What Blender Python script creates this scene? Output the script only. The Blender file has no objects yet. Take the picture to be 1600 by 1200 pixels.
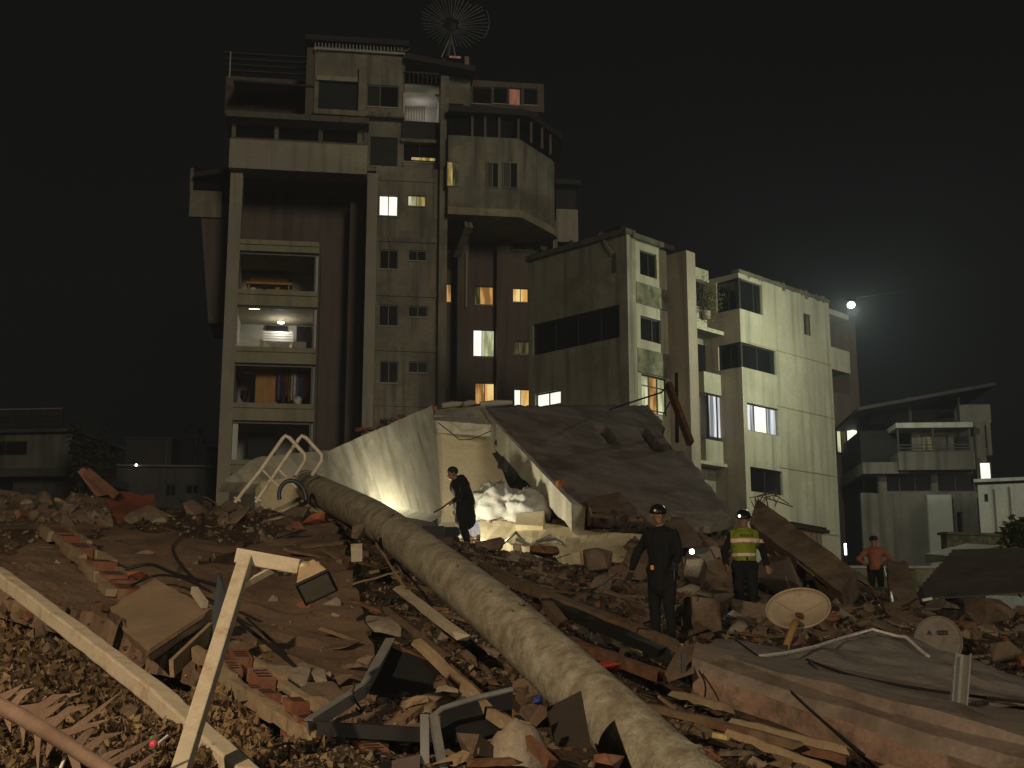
import bpy, bmesh, math, random
import numpy as np
from mathutils import Vector, Matrix, noise

# ---------------------------------------------------------------- camera, sky, light, exposure
EYE = 3.0; FPX = 2000.0; PITCH = math.atan(0.2)
scene = bpy.context.scene
COL = scene.collection
_cd = bpy.data.cameras.new('camera'); CAM = bpy.data.objects.new('camera', _cd); COL.objects.link(CAM)
_cd.sensor_width = 36.0; _cd.lens = 36.0 * FPX / 1600.0; _cd.clip_start = 0.1; _cd.clip_end = 3000
CAM.location = (0, 0, EYE); CAM.rotation_euler = (math.pi / 2 + PITCH, 0, 0)
scene.camera = CAM

SUN_AZ = math.radians(157)      # compass direction the glow comes from (0 = ahead, 90 = right)
SUN_EL = math.radians(9)
world = bpy.data.worlds.new('World'); scene.world = world; world.use_nodes = True
_n = world.node_tree.nodes; _l = world.node_tree.links; _n.clear()
_o = _n.new('ShaderNodeOutputWorld'); _sky = _n.new('ShaderNodeTexSky'); _sky.sky_type = 'NISHITA'
_sky.sun_disc = False; _sky.sun_elevation = SUN_EL; _sky.sun_rotation = SUN_AZ
_hs = _n.new('ShaderNodeHueSaturation'); _hs.inputs['Saturation'].default_value = 0.12
_b1 = _n.new('ShaderNodeBackground'); _b1.inputs['Strength'].default_value = 0.0003
_b2 = _n.new('ShaderNodeBackground'); _b2.inputs['Color'].default_value = (0.0008, 0.0009, 0.0011, 1)
_ad = _n.new('ShaderNodeAddShader')
_l.new(_sky.outputs[0], _hs.inputs['Color']); _l.new(_hs.outputs[0], _b1.inputs['Color'])
_l.new(_b1.outputs[0], _ad.inputs[0]); _l.new(_b2.outputs[0], _ad.inputs[1]); _l.new(_ad.outputs[0], _o.inputs['Surface'])

_sd = bpy.data.lights.new('sun', 'SUN'); SUN = bpy.data.objects.new('sun', _sd); COL.objects.link(SUN)
_sd.energy = 0.55; _sd.angle = math.radians(12); _sd.color = (1.0, 0.88, 0.66)
_dir = Vector((math.sin(SUN_AZ) * math.cos(SUN_EL), math.cos(SUN_AZ) * math.cos(SUN_EL), math.sin(SUN_EL)))
SUN.rotation_euler = _dir.to_track_quat('Z', 'Y').to_euler(); SUN.location = (20, -20, 30)

scene.render.engine = 'CYCLES'
scene.view_settings.view_transform = 'Standard'; scene.view_settings.look = 'None'
scene.view_settings.exposure = 0.0; scene.view_settings.gamma = 1.0
scene.view_settings.use_curve_mapping = False
scene.cycles.use_denoising = True
try: scene.cycles.denoiser = 'OPENIMAGEDENOISE'
except Exception: pass
scene.cycles.max_bounces = 5; scene.cycles.diffuse_bounces = 3; scene.cycles.glossy_bounces = 2
scene.cycles.transmission_bounces = 2; scene.cycles.volume_bounces = 0; scene.cycles.transparent_max_bounces = 6
scene.cycles.sample_clamp_indirect = 2.0; scene.cycles.caustics_reflective = False; scene.cycles.caustics_refractive = False
# ---------------------------------------------------------------- helpers
R = random.Random(7)
V = Vector
_cp, _sp = math.cos(PITCH), math.sin(PITCH)
def ray(px, py):
    a, b = (px - 800) / FPX, (600 - py) / FPX
    return V((a, _cp - b * _sp, _sp + b * _cp))
def at(px, py, Y):                      # the point seen at a pixel, Y metres ahead
    d = ray(px, py); return V((0, 0, EYE)) + d * (Y / d.y)
def mpp(Y): return Y / (FPX * 1.02)     # metres per photo pixel at that distance

WLOC = {}                               # world position of every object's origin
def tag(o, label=None, cat=None, group=None, kind=None):
    if label: o['label'] = label
    if cat: o['category'] = cat
    if group: o['group'] = group
    if kind: o['kind'] = kind
    elif cat: o['kind'] = 'thing'
    return o
def thing(name, label, cat, loc, group=None):
    o = bpy.data.objects.new(name, None); COL.objects.link(o); o.empty_display_size = 0.2
    o.location = loc; WLOC[o] = V(loc); return tag(o, label, cat, group)
def link(name, me, mat=None, parent=None, wloc=None):
    o = bpy.data.objects.new(name, me); COL.objects.link(o)
    if mat is not None and len(me.materials) == 0: me.materials.append(mat)
    w = V(wloc) if wloc is not None else V((0, 0, 0))
    WLOC[o] = w
    if parent is not None: o.parent = parent; o.location = w - WLOC[parent]
    else: o.location = w
    return o
def copy_tree(src, loc, rot=None, scale=None, parent=None):
    c = src.copy(); COL.objects.link(c)
    if parent is None:
        c.location = loc; WLOC[c] = V(loc)
        if rot is not None: c.rotation_euler = rot
        if scale is not None: c.scale = scale
    else: c.parent = parent
    for ch in list(src.children): copy_tree(ch, None, parent=c)
    return c

class MB:                               # collects shapes, builds ONE mesh object
    def __init__(s): s.v = []; s.f = []; s.sm = []
    def add(s, vs, fs, smooth=False):
        k = len(s.v); s.v += [tuple(p) for p in vs]; s.f += [tuple(i + k for i in f) for f in fs]; s.sm += [smooth] * len(fs); return s
    def hexa(s, a, b):                  # two quads (4 points each) joined
        return s.add(list(a) + list(b), [(3, 2, 1, 0), (4, 5, 6, 7), (0, 1, 5, 4), (1, 2, 6, 5), (2, 3, 7, 6), (3, 0, 4, 7)])
    def prism(s, pts, off):             # polygon pushed along off
        n = len(pts); off = V(off); a = [V(p) for p in pts]
        return s.add(a + [p + off for p in a], [tuple(range(n))[::-1], tuple(range(n, 2 * n))] + [(i, (i + 1) % n, n + (i + 1) % n, n + i) for i in range(n)])
    def box(s, lo, hi):
        x0, y0, z0 = lo; x1, y1, z1 = hi
        return s.hexa([(x0, y0, z0), (x1, y0, z0), (x1, y1, z0), (x0, y1, z0)], [(x0, y0, z1), (x1, y0, z1), (x1, y1, z1), (x0, y1, z1)])
    def fbox(s, fr, u0, u1, z0, z1, d0, d1):
        p = fr.pt
        return s.hexa([p(u0, z0, d0), p(u1, z0, d0), p(u1, z0, d1), p(u0, z0, d1)], [p(u0, z1, d0), p(u1, z1, d0), p(u1, z1, d1), p(u0, z1, d1)])
    def tube(s, path, r, n=8, smooth=True, caps=True):
        path = [V(p) for p in path]; m = len(path); rs = r if isinstance(r, (list, tuple)) else [r] * m
        vs = []; ref = None
        for i, p in enumerate(path):
            t = (path[min(i + 1, m - 1)] - path[max(i - 1, 0)]).normalized()
            if ref is None: ref = t.orthogonal().normalized()
            ref = (ref - t * ref.dot(t)); ref = ref.normalized() if ref.length > 1e-6 else t.orthogonal().normalized()
            b = t.cross(ref)
            vs += [p + (ref * math.cos(2 * math.pi * k / n) + b * math.sin(2 * math.pi * k / n)) * rs[i] for k in range(n)]
        fs = [(i * n + k, i * n + (k + 1) % n, (i + 1) * n + (k + 1) % n, (i + 1) * n + k) for i in range(m - 1) for k in range(n)]
        s.add(vs, fs, smooth)
        if caps:
            s.add(vs[:n], [tuple(range(n))[::-1]]); s.add(vs[-n:], [tuple(range(n))])
        return s
    def bar(s, a, b, w, h, up=(0, 0, 1)):   # square bar a->b, w across, h along up
        a, b = V(a), V(b); t = (b - a).normalized(); up = V(up); x = t.cross(up)
        x = x.normalized() if x.length > 1e-5 else t.orthogonal().normalized()
        z = x.cross(t).normalized(); x = x * (w / 2); z = z * (h / 2)
        return s.hexa([a - x - z, a + x - z, a + x + z, a - x + z], [b - x - z, b + x - z, b + x + z, b - x + z])
    def sweep(s, path, w, h, up=(0, 0, 1), rough=.0, jag=.0, seed=0):   # one continuous squared length with broken ends
        r = random.Random(seed); P = [V(p) for p in path]; m = len(P); vs = []
        for i, p in enumerate(P):
            t = (P[min(i + 1, m - 1)] - P[max(i - 1, 0)]).normalized(); x = t.cross(V(up)); x = x.normalized() if x.length > 1e-5 else t.orthogonal().normalized(); z = x.cross(t).normalized()
            for a, b in ((-1, -1), (1, -1), (1, 1), (-1, 1)):
                q = p + x * (a * w / 2 * (1 + r.uniform(-rough, rough))) + z * (b * h / 2 * (1 + r.uniform(-rough, rough)))
                if i in (0, m - 1): q = q + t * (r.uniform(-1, 1) * jag)
                vs.append(q)
        return s.add(vs, [(i * 4 + k, i * 4 + (k + 1) % 4, i * 4 + 4 + (k + 1) % 4, i * 4 + 4 + k) for i in range(m - 1) for k in range(4)] + [(3, 2, 1, 0), tuple((m - 1) * 4 + k for k in range(4))])
    def hull(s, pts):
        bm = bmesh.new(); [bm.verts.new(p) for p in pts]
        r = bmesh.ops.convex_hull(bm, input=bm.verts)
        bmesh.ops.delete(bm, geom=[e for e in r['geom_interior'] if isinstance(e, bmesh.types.BMVert)], context='VERTS')
        bm.verts.index_update(); s.add([v.co.copy() for v in bm.verts], [[v.index for v in f.verts] for f in bm.faces]); bm.free(); return s
    def sphere(s, c, r, n=10, m=7, sc=(1, 1, 1)):
        c = V(c); vs = []; fs = []
        for i in range(m + 1):
            th = math.pi * i / m
            vs += [c + V((r * sc[0] * math.sin(th) * math.cos(2 * math.pi * k / n), r * sc[1] * math.sin(th) * math.sin(2 * math.pi * k / n), r * sc[2] * math.cos(th))) for k in range(n)]
        fs = [(i * n + k, (i + 1) * n + k, (i + 1) * n + (k + 1) % n, i * n + (k + 1) % n) for i in range(m) for k in range(n)]
        return s.add(vs, fs, True)
    def mesh(s, name, origin):
        me = bpy.data.meshes.new(name); o = V(origin)
        me.from_pydata([tuple(V(p) - o) for p in s.v], [], s.f); me.validate()
        if len(me.polygons) == len(s.sm): me.polygons.foreach_set('use_smooth', s.sm)
        bm = bmesh.new(); bm.from_mesh(me); bmesh.ops.recalc_face_normals(bm, faces=bm.faces); bm.to_mesh(me); bm.free()
        return me
    def base(s):
        a = np.array(s.v, dtype=float); lo, hi = a.min(0), a.max(0)
        return V(((lo[0] + hi[0]) / 2, (lo[1] + hi[1]) / 2, lo[2]))
    def build(s, name, mat, parent=None, label=None, cat=None, group=None, kind=None, bevel=0):
        o0 = s.base(); o = link(name, s.mesh(name, o0), mat, parent, o0)
        if bevel:
            m = o.modifiers.new('bevel', 'BEVEL'); m.width = bevel; m.segments = 2; m.limit_method = 'ANGLE'
        return tag(o, label, cat, group, kind)

class Fr:                               # a vertical facade plane: u along, z up, d outward
    def __init__(s, o, u, n): s.o = V((o[0], o[1], 0)); s.u = V((u[0], u[1], 0)).normalized(); s.n = V((n[0], n[1], 0)).normalized()
    def pt(s, u, z, d): p = s.o + s.u * u + s.n * d; return V((p.x, p.y, z))
    def uv(s, px, py, d=0.0):
        r = ray(px, py); c = V((0, 0, EYE)); o = s.o + s.n * d
        t = (o - c).dot(s.n) / r.dot(s.n); p = c + r * t
        return (p - s.o).dot(s.u), p.z
    def rect(s, x0, y0, x1, y1, d=0.0):
        u0 = s.uv(x0, (y0 + y1) / 2, d)[0]; u1 = s.uv(x1, (y0 + y1) / 2, d)[0]
        z1 = s.uv((x0 + x1) / 2, y0, d)[1]; z0 = s.uv((x0 + x1) / 2, y1, d)[1]
        return u0, u1, z0, z1
    def pb(s, mb, x0, y0, x1, y1, d0, d1):  # box given by the pixels its front shows at
        u0, u1, z0, z1 = s.rect(x0, y0, x1, y1, d1); mb.fbox(s, u0, u1, z0, z1, d0, d1); return mb

def wall_holes(mb, fr, u0, u1, z0, z1, holes, d0, d1):
    us = sorted({u0, u1} | {min(max(x, u0), u1) for h in holes for x in h[:2]}); zs = sorted({z0, z1} | {min(max(x, z0), z1) for h in holes for x in h[2:4]})
    nu, nz = len(us) - 1, len(zs) - 1
    def solid(i, j):
        if not (0 <= i < nu and 0 <= j < nz): return False
        cu, cz = (us[i] + us[i + 1]) / 2, (zs[j] + zs[j + 1]) / 2
        return not any(h[0] < cu < h[1] and h[2] < cz < h[3] for h in holes)
    p = fr.pt
    for i in range(nu):
        for j in range(nz):
            if not solid(i, j): continue
            a, b, c, e = us[i], us[i + 1], zs[j], zs[j + 1]
            for d in (d0, d1): mb.add([p(a, c, d), p(b, c, d), p(b, e, d), p(a, e, d)], [(0, 1, 2, 3)])
            for (ii, jj, q) in ((i - 1, j, (a, c, a, e)), (i + 1, j, (b, c, b, e)), (i, j - 1, (a, c, b, c)), (i, j + 1, (a, e, b, e))):
                if not solid(ii, jj): mb.add([p(q[0], q[1], d0), p(q[2], q[3], d0), p(q[2], q[3], d1), p(q[0], q[1], d1)], [(0, 1, 2, 3)])
    return mb

def window(fr, rc, d, parent, glass, frame, mull=(0.5,), fw=0.05, horiz=(), shut=None):
    """frame ring + mullions, one pane object in each light"""
    u0, u1, z0, z1 = rc; mb = MB()
    mb.fbox(fr, u0, u0 + fw, z0, z1, d - .05, d + .03); mb.fbox(fr, u1 - fw, u1, z0, z1, d - .05, d + .03)
    mb.fbox(fr, u0 + fw, u1 - fw, z0, z0 + fw, d - .05, d + .03); mb.fbox(fr, u0 + fw, u1 - fw, z1 - fw, z1, d - .05, d + .03)
    cs = [u0 + fw] + [u0 + (u1 - u0) * m for m in mull] + [u1 - fw]
    for c in cs[1:-1]: mb.fbox(fr, c - fw * .45, c + fw * .45, z0 + fw, z1 - fw, d - .045, d + .025)
    for h in horiz:
        zz = z0 + (z1 - z0) * h; mb.fbox(fr, u0 + fw, u1 - fw, zz - fw * .4, zz + fw * .4, d - .047, d + .022)
    w = mb.build('window', frame, parent)
    gl = glass if isinstance(glass, (list, tuple)) else [glass] * (len(cs) - 1)
    for i in range(len(cs) - 1):
        if gl[i] is None: continue
        g = MB(); g.fbox(fr, cs[i] + .004, cs[i + 1] - .004, z0 + fw * .8, z1 - fw * .8, d - .025 - .004 * (i % 2), d - .012 - .004 * (i % 2)); g.build('pane', gl[i], w)
    return w

# ---------------------------------------------------------------- materials
def _new(name):
    m = bpy.data.materials.new(name); m.use_nodes = True; nt = m.node_tree; nt.nodes.clear(); return m, nt.nodes, nt.links
def c4(c): return (c[0], c[1], c[2], 1)
def mat(name, col, col2=None, rough=.85, var=.3, sc=2.0, bump=.25, bsc=25, streak=0.0, dirt=None, dsc=.8, dth=.55, metal=0, spec=.3, bdist=.02, stretch=(1, 1, 1), fine=.5):
    m, N, L = _new(name)
    out = N.new('ShaderNodeOutputMaterial'); b = N.new('ShaderNodeBsdfPrincipled'); L.new(b.outputs[0], out.inputs[0])
    b.inputs['Roughness'].default_value = rough; b.inputs['Metallic'].default_value = metal; b.inputs['Specular IOR Level'].default_value = spec
    g = N.new('ShaderNodeNewGeometry'); mp = N.new('ShaderNodeMapping'); mp.inputs['Scale'].default_value = stretch; L.new(g.outputs['Position'], mp.inputs[0])
    n1 = N.new('ShaderNodeTexNoise'); n1.inputs['Scale'].default_value = sc; n1.inputs['Detail'].default_value = 7; n1.inputs['Roughness'].default_value = .62; L.new(mp.outputs[0], n1.inputs['Vector'])
    rp = N.new('ShaderNodeValToRGB'); rp.color_ramp.elements[0].position = .32; rp.color_ramp.elements[1].position = .7
    c2 = col2 or tuple(min(1, x * (1 + var)) for x in col)
    rp.color_ramp.elements[0].color = c4(tuple(x * (1 - var) for x in col)); rp.color_ramp.elements[1].color = c4(c2); L.new(n1.outputs[0], rp.inputs[0])
    cur = rp.outputs[0]
    def mulmix(fac_socket, colour, cur, mode='MIX'):
        x = N.new('ShaderNodeMix'); x.data_type = 'RGBA'; x.blend_type = mode; L.new(fac_socket, x.inputs[0]); L.new(cur, x.inputs[6]); x.inputs[7].default_value = c4(colour); return x.outputs[2]
    if fine:
        nf = N.new('ShaderNodeTexNoise'); nf.inputs['Scale'].default_value = sc * 14; nf.inputs['Detail'].default_value = 4; L.new(mp.outputs[0], nf.inputs['Vector'])
        rf = N.new('ShaderNodeValToRGB'); rf.color_ramp.elements[0].position = .45; rf.color_ramp.elements[0].color = (fine, fine, fine, 1); rf.color_ramp.elements[1].position = .75; rf.color_ramp.elements[1].color = (0, 0, 0, 1)
        L.new(nf.outputs[0], rf.inputs[0]); cur = mulmix(rf.outputs[0], tuple(x * .72 for x in col), cur)
    if streak:
        ms = N.new('ShaderNodeMapping'); ms.inputs['Scale'].default_value = (1, 1, .07); L.new(g.outputs['Position'], ms.inputs[0])
        ns = N.new('ShaderNodeTexNoise'); ns.inputs['Scale'].default_value = 2.6; ns.inputs['Detail'].default_value = 6; L.new(ms.outputs[0], ns.inputs['Vector'])
        rs = N.new('ShaderNodeValToRGB'); rs.color_ramp.elements[0].position = .48; rs.color_ramp.elements[0].color = (0, 0, 0, 1); rs.color_ramp.elements[1].position = .72; rs.color_ramp.elements[1].color = (streak, streak, streak, 1)
        L.new(ns.outputs[0], rs.inputs[0]); cur = mulmix(rs.outputs[0], tuple(x * .28 for x in col), cur)
    if dirt is not None:
        nd = N.new('ShaderNodeTexNoise'); nd.inputs['Scale'].default_value = dsc; nd.inputs['Detail'].default_value = 8; nd.inputs['Roughness'].default_value = .7; L.new(g.outputs['Position'], nd.inputs['Vector'])
        rd = N.new('ShaderNodeValToRGB'); rd.color_ramp.elements[0].position = dth - .08; rd.color_ramp.elements[0].color = (0, 0, 0, 1); rd.color_ramp.elements[1].position = dth + .08; rd.color_ramp.elements[1].color = (.9, .9, .9, 1)
        L.new(nd.outputs[0], rd.inputs[0]); cur = mulmix(rd.outputs[0], dirt, cur)
    L.new(cur, b.inputs['Base Color'])
    if bump:
        nb = N.new('ShaderNodeTexNoise'); nb.inputs['Scale'].default_value = bsc; nb.inputs['Detail'].default_value = 8; nb.inputs['Roughness'].default_value = .65; L.new(mp.outputs[0], nb.inputs['Vector'])
        bp = N.new('ShaderNodeBump'); bp.inputs['Strength'].default_value = bump; bp.inputs['Distance'].default_value = bdist; L.new(nb.outputs[0], bp.inputs['Height']); L.new(bp.outputs[0], b.inputs['Normal'])
    return m
def emit(name, col, strength, col2=None, sc=1.5, stretch=(1, 1, .15)):
    m, N, L = _new(name); out = N.new('ShaderNodeOutputMaterial'); e = N.new('ShaderNodeEmission'); L.new(e.outputs[0], out.inputs[0])
    e.inputs['Strength'].default_value = strength
    if col2:
        g = N.new('ShaderNodeNewGeometry'); mp = N.new('ShaderNodeMapping'); mp.inputs['Scale'].default_value = stretch; L.new(g.outputs['Position'], mp.inputs[0])
        n = N.new('ShaderNodeTexNoise'); n.inputs['Scale'].default_value = sc * 3; n.inputs['Detail'].default_value = 3; L.new(mp.outputs[0], n.inputs['Vector'])
        rp = N.new('ShaderNodeValToRGB'); rp.color_ramp.elements[0].position = .42; rp.color_ramp.elements[1].position = .58; rp.color_ramp.elements[0].color = c4(col2); rp.color_ramp.elements[1].color = c4(col); L.new(n.outputs[0], rp.inputs[0]); L.new(rp.outputs[0], e.inputs['Color'])
    else: e.inputs['Color'].default_value = c4(col)
    m.cycles.emission_sampling = 'NONE'
    return m
def lamp(name, kind, loc, energy, col, parent=None, size=.1, aim=None, spot=None, blend=.5):
    d = bpy.data.lights.new(name, kind); d.energy = energy; d.color = col
    if kind in ('POINT', 'SPOT'): d.shadow_soft_size = size
    if kind == 'SPOT': d.spot_size = math.radians(spot); d.spot_blend = blend
    o = bpy.data.objects.new(name, d); COL.objects.link(o)
    o.location = V(loc) - (WLOC[parent] if parent else V((0, 0, 0)))
    if parent: o.parent = parent
    if aim is not None: o.rotation_euler = (V(loc) - V(aim)).to_track_quat('Z', 'Y').to_euler()
    return o

K = {}
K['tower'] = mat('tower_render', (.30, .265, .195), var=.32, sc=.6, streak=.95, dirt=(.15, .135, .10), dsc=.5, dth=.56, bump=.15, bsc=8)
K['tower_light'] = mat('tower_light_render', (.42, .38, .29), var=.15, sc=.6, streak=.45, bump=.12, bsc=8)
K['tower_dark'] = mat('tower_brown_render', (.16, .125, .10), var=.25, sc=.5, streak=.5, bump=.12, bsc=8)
K['slab_edge'] = mat('slab_edge', (.40, .36, .24), var=.2, sc=.8, streak=.4)
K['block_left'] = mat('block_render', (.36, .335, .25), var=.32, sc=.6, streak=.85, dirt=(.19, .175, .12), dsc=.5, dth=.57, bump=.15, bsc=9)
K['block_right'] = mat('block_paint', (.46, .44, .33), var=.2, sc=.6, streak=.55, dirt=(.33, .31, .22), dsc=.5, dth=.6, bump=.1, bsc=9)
K['fin'] = mat('fin_render', (.36, .31, .24), var=.18, sc=.5, streak=.6)
K['moss_lit_green'] = mat('mossy_lit_green_render', (.24, .24, .15), var=.45, sc=1.4, streak=.8, dirt=(.06, .06, .035), dsc=1.8, dth=.52)
K['black_mould'] = mat('weathered_coping', (.13, .125, .09), var=.6, sc=2, streak=.7)
K['dark'] = mat('dark_interior', (.02, .019, .018), var=.3, sc=1, bump=0)
K['roofing'] = mat('dark_roofing', (.035, .03, .028), var=.4, sc=2, rough=.7)
K['glass'] = mat('dark_glass', (.008, .009, .010), var=.5, sc=.6, rough=.12, bump=0, spec=.5, fine=0)
K['glass_green'] = mat('green_glass', (.02, .028, .022), var=.4, sc=1.0, rough=.2, bump=0, spec=.5, fine=0, stretch=(1, 1, 6))
K['frame'] = mat('window_frame', (.20, .19, .17), var=.1, rough=.5, bump=0)
K['frame_dark'] = mat('dark_window_frame', (.04, .038, .035), var=.1, rough=.5, bump=0)
K['metal'] = mat('galvanised_metal', (.32, .32, .30), var=.2, sc=8, rough=.45, metal=.6, bump=.05)
K['lit_white'] = emit('lit_window_white', (1.0, .98, .88), 1.35, (.78, .78, .66))
K['lit_cool'] = emit('lit_window_cool', (.95, .97, 1.0), .95, (.20, .21, .22), sc=1.1, stretch=(1, 1, .05))
K['lit_pale'] = emit('lit_window_pale', (.80, .80, .50), .85, (.32, .33, .16), sc=1.2)
K['lit_yellow'] = emit('lit_window_yellow', (.80, .62, .22), .62, (.32, .22, .06), sc=1.6)
K['lit_orange'] = emit('lit_window_orange', (.95, .52, .16), .62, (.36, .17, .04), sc=1.4)
K['lit_amber'] = emit('lit_window_amber', (1.0, .72, .28), .95, (.75, .38, .10), sc=1.2)
K['lit_dim'] = emit('lit_window_dim', (.22, .19, .07), .45, (.06, .055, .02), sc=2)
K['lit_pink'] = emit('lit_window_pink', (.55, .22, .15), .40, (.42, .15, .10))
K['room_white'] = mat('room_white', (.62, .60, .54), var=.06, sc=1, bump=0)
K['room_grey'] = mat('room_grey', (.38, .37, .36), var=.1, sc=1, bump=0)
K['wood_orange'] = mat('orange_wood', (.50, .24, .05), (.62, .32, .08), var=.3, sc=2, stretch=(3, 3, .4), rough=.5, bump=.1)
K['black'] = mat('matt_black', (.012, .012, .013), var=.3, rough=.6, bump=.05)
K['white'] = mat('white_paint', (.72, .70, .64), var=.08, sc=4, rough=.6, bump=.05)
K['lamp_glow'] = emit('lamp_glow', (1, .97, .80), 6)
# ---------------------------------------------------------------- the apartment tower
_a = math.radians(8); _p = at(520, 700, 67)
T = Fr((_p.x, _p.y), (math.cos(_a), math.sin(_a)), (math.sin(_a), -math.cos(_a)))
tower = thing('apartment_tower', 'tall dark concrete apartment tower with stacked open balconies and a few lit windows', 'building', T.pt(0, 0, -4))
def tpart(name, m, boxes, parent=tower, **k):
    mb = MB()
    for b in boxes: T.pb(mb, *b)
    return mb.build(name, m, parent, **k)
def tz(py, px=520, d=0): return T.uv(px, py, d)[1]
def tu(px, py=450, d=0): return T.uv(px, py, d)[0]
def twall(name, m, x0, y0, x1, y1, d, th, wins, bottom=None):
    u0, u1, z0, z1 = T.rect(x0, y0, x1, y1, d)
    if bottom is not None: z0 = bottom
    hs = [T.rect(*w[:4], d) for w in wins]
    mb = wall_holes(MB(), T, u0, u1, z0, z1, hs, d - th, d); mb.build(name, m, tower)
    for w, h in zip(wins, hs):
        window(T, h, d - .12, tower, w[4], w[5] if len(w) > 5 else K['frame'], mull=w[6] if len(w) > 6 else (.5,))
        if h[1] - h[0] < 1.2:
            pass
        sl = MB(); sl.fbox(T, h[0] - .05, h[1] + .05, h[2] - .07, h[2] - .002, d + .002, d + .07); sl.build('sill', K['tower_light'], tower)
G, GG = K['glass'], K['glass_green']
# window column between two pilasters
twall('wall', K['tower'], 583, 262, 684, 720, -.35, .3, [
    (592, 305, 622, 337, K['lit_white']), (637, 305, 666, 322, [K['lit_pale'], K['lit_yellow']]),
    (593, 390, 622, 420, G), (638, 391, 666, 407, G), (592, 476, 622, 509, G), (638, 478, 668, 495, G),
    (593, 564, 622, 598, G), (638, 565, 668, 582, G), (592, 654, 622, 686, G)], bottom=0)
tpart('pilaster', K['tower_light'], [(566, 270, 583, 1000, -1.2, 0)]); tpart('pilaster', K['tower'], [(684, 118, 697, 1000, -1.2, .02)])
for y in (280, 375, 460, 546, 632): tpart('floor_band', K['tower'], [(584, y - 4, 683.5, y + 3, -.34, -.27)])
# left pillar, side wall, deep recess
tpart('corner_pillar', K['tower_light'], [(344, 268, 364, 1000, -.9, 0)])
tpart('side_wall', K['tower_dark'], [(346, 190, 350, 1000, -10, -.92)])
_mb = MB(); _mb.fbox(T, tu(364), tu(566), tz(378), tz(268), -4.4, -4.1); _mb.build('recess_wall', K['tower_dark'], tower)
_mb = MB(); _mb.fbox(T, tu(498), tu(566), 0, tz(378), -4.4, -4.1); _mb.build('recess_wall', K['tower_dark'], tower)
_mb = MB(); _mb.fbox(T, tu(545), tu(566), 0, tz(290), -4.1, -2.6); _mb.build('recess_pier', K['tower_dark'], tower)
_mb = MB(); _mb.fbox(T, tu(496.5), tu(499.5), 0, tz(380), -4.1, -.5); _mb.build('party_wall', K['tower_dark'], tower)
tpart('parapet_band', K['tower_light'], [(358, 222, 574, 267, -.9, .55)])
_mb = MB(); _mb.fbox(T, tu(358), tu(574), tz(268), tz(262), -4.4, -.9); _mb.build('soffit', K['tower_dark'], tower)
# balcony slabs and the rooms behind them
FL = [(378, 392), (456, 477), (545, 567), (633, 657), (722, 742)]
for i, (a, b) in enumerate(FL):
    mb = MB(); z1 = tz(a, 430); z0 = tz(b, 430)
    mb.fbox(T, tu(364), tu(497), z0, z1, -4.6, -.12)
    mb.fbox(T, tu(364), tu(496.4), z1 - .16, z1 + .10, -.12, -.02)
    mb.build('balcony_slab', K['slab_edge'], tower)
for i in range(4):
    zt = tz(FL[i][1], 430); zb = tz(FL[i + 1][0], 430); u0, u1 = tu(365), tu(496)
    mb = MB(); mb.fbox(T, u0, u1, zb, zt, -4.62, -4.5)
    mb.fbox(T, u0, u0 + .12, zb, zt, -4.5, -.5); mb.fbox(T, u1 - .12, u1, zb, zt, -4.5, -.5)
    mb.build('room_wall', K[['room_white', 'room_white', 'room_grey', 'room_grey'][i]], tower)
    mb = MB()
    for q in (0, 1): mb.fbox(T, (u0 + .14, u1 - .2)[q], (u0 + .2, u1 - .14)[q], zb, zt, -.46, -.4)
    mb.fbox(T, u0 + .2, u1 - .2, zt - .12, zt - .02, -.46, -.4); mb.build('balcony_frame', K['frame'], tower)
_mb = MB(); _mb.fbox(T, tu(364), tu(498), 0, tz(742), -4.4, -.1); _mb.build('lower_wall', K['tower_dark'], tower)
# room things, each its own object
def rthing(name, m, x0, y0, x1, y1, d0, d1, label, cat, group=None):
    return T.pb(MB(), x0, y0, x1, y1, d0, d1).build(name, m, None, label, cat, group)
o = thing('sideboard', 'orange wooden sideboard in the highest open balcony room', 'cabinet', T.pt(tu(412), tz(456), -3.9))
T.pb(MB(), 390, 428, 450, 453, -4.4, -4.0).build('body', K['wood_orange'], o)
for q in range(3): T.pb(MB(), 392 + q * 19.5, 431, 409.5 + q * 19.5, 450, -3.99, -3.95).build('door', K['wood_orange'], o)
o = thing('dining_table', 'orange wooden table on the highest open balcony', 'table', T.pt(tu(420), tz(456), -1.5))
T.pb(MB(), 385, 441, 456, 444, -2, -1).build('table_top', K['wood_orange'], o)
for x in (388, 450):
    for d in (-1.9, -1.15): T.pb(MB(), x, 444, x + 2.5, 456, d, d + .08).build('leg', K['wood_orange'], o)
for q, x in enumerate((392, 410, 430, 470)):
    rthing('small_pot', [K['white'], K['black'], K['wood_orange'], K['black']][q], x, 449, x + 7, 456, -.9, -.6, ['white', 'black', 'orange', 'dark'][q] + ' small pot at the edge of the highest balcony, ' + ['leftmost', 'second from left', 'third from left', 'far right'][q], 'pot')
def aircon(x0, y0, x1, y1, label):
    o = thing('air_conditioner', label, 'air conditioner', T.pt(tu(x0), tz(y1), -4.4), 'wall air conditioners in the balcony rooms')
    T.pb(MB(), x0, y0, x1, y1, -4.49, -4.25).build('housing', K['white'], o, bevel=.03)
    T.pb(MB(), x0 + 2, y1 - 4, x1 - 2, y1 - 2, -4.25, -4.235).build('vent_slot', K['black'], o)
aircon(404, 412, 426, 420, 'white wall air conditioner in the room with the orange sideboard')
aircon(382, 493, 405, 502, 'white wall air conditioner in the brightly lit balcony room')
o = thing('ceiling_lamp', 'small round glowing ceiling lamp in the brightly lit balcony room', 'lamp', T.pt(tu(436), tz(488), -3.0))
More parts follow.
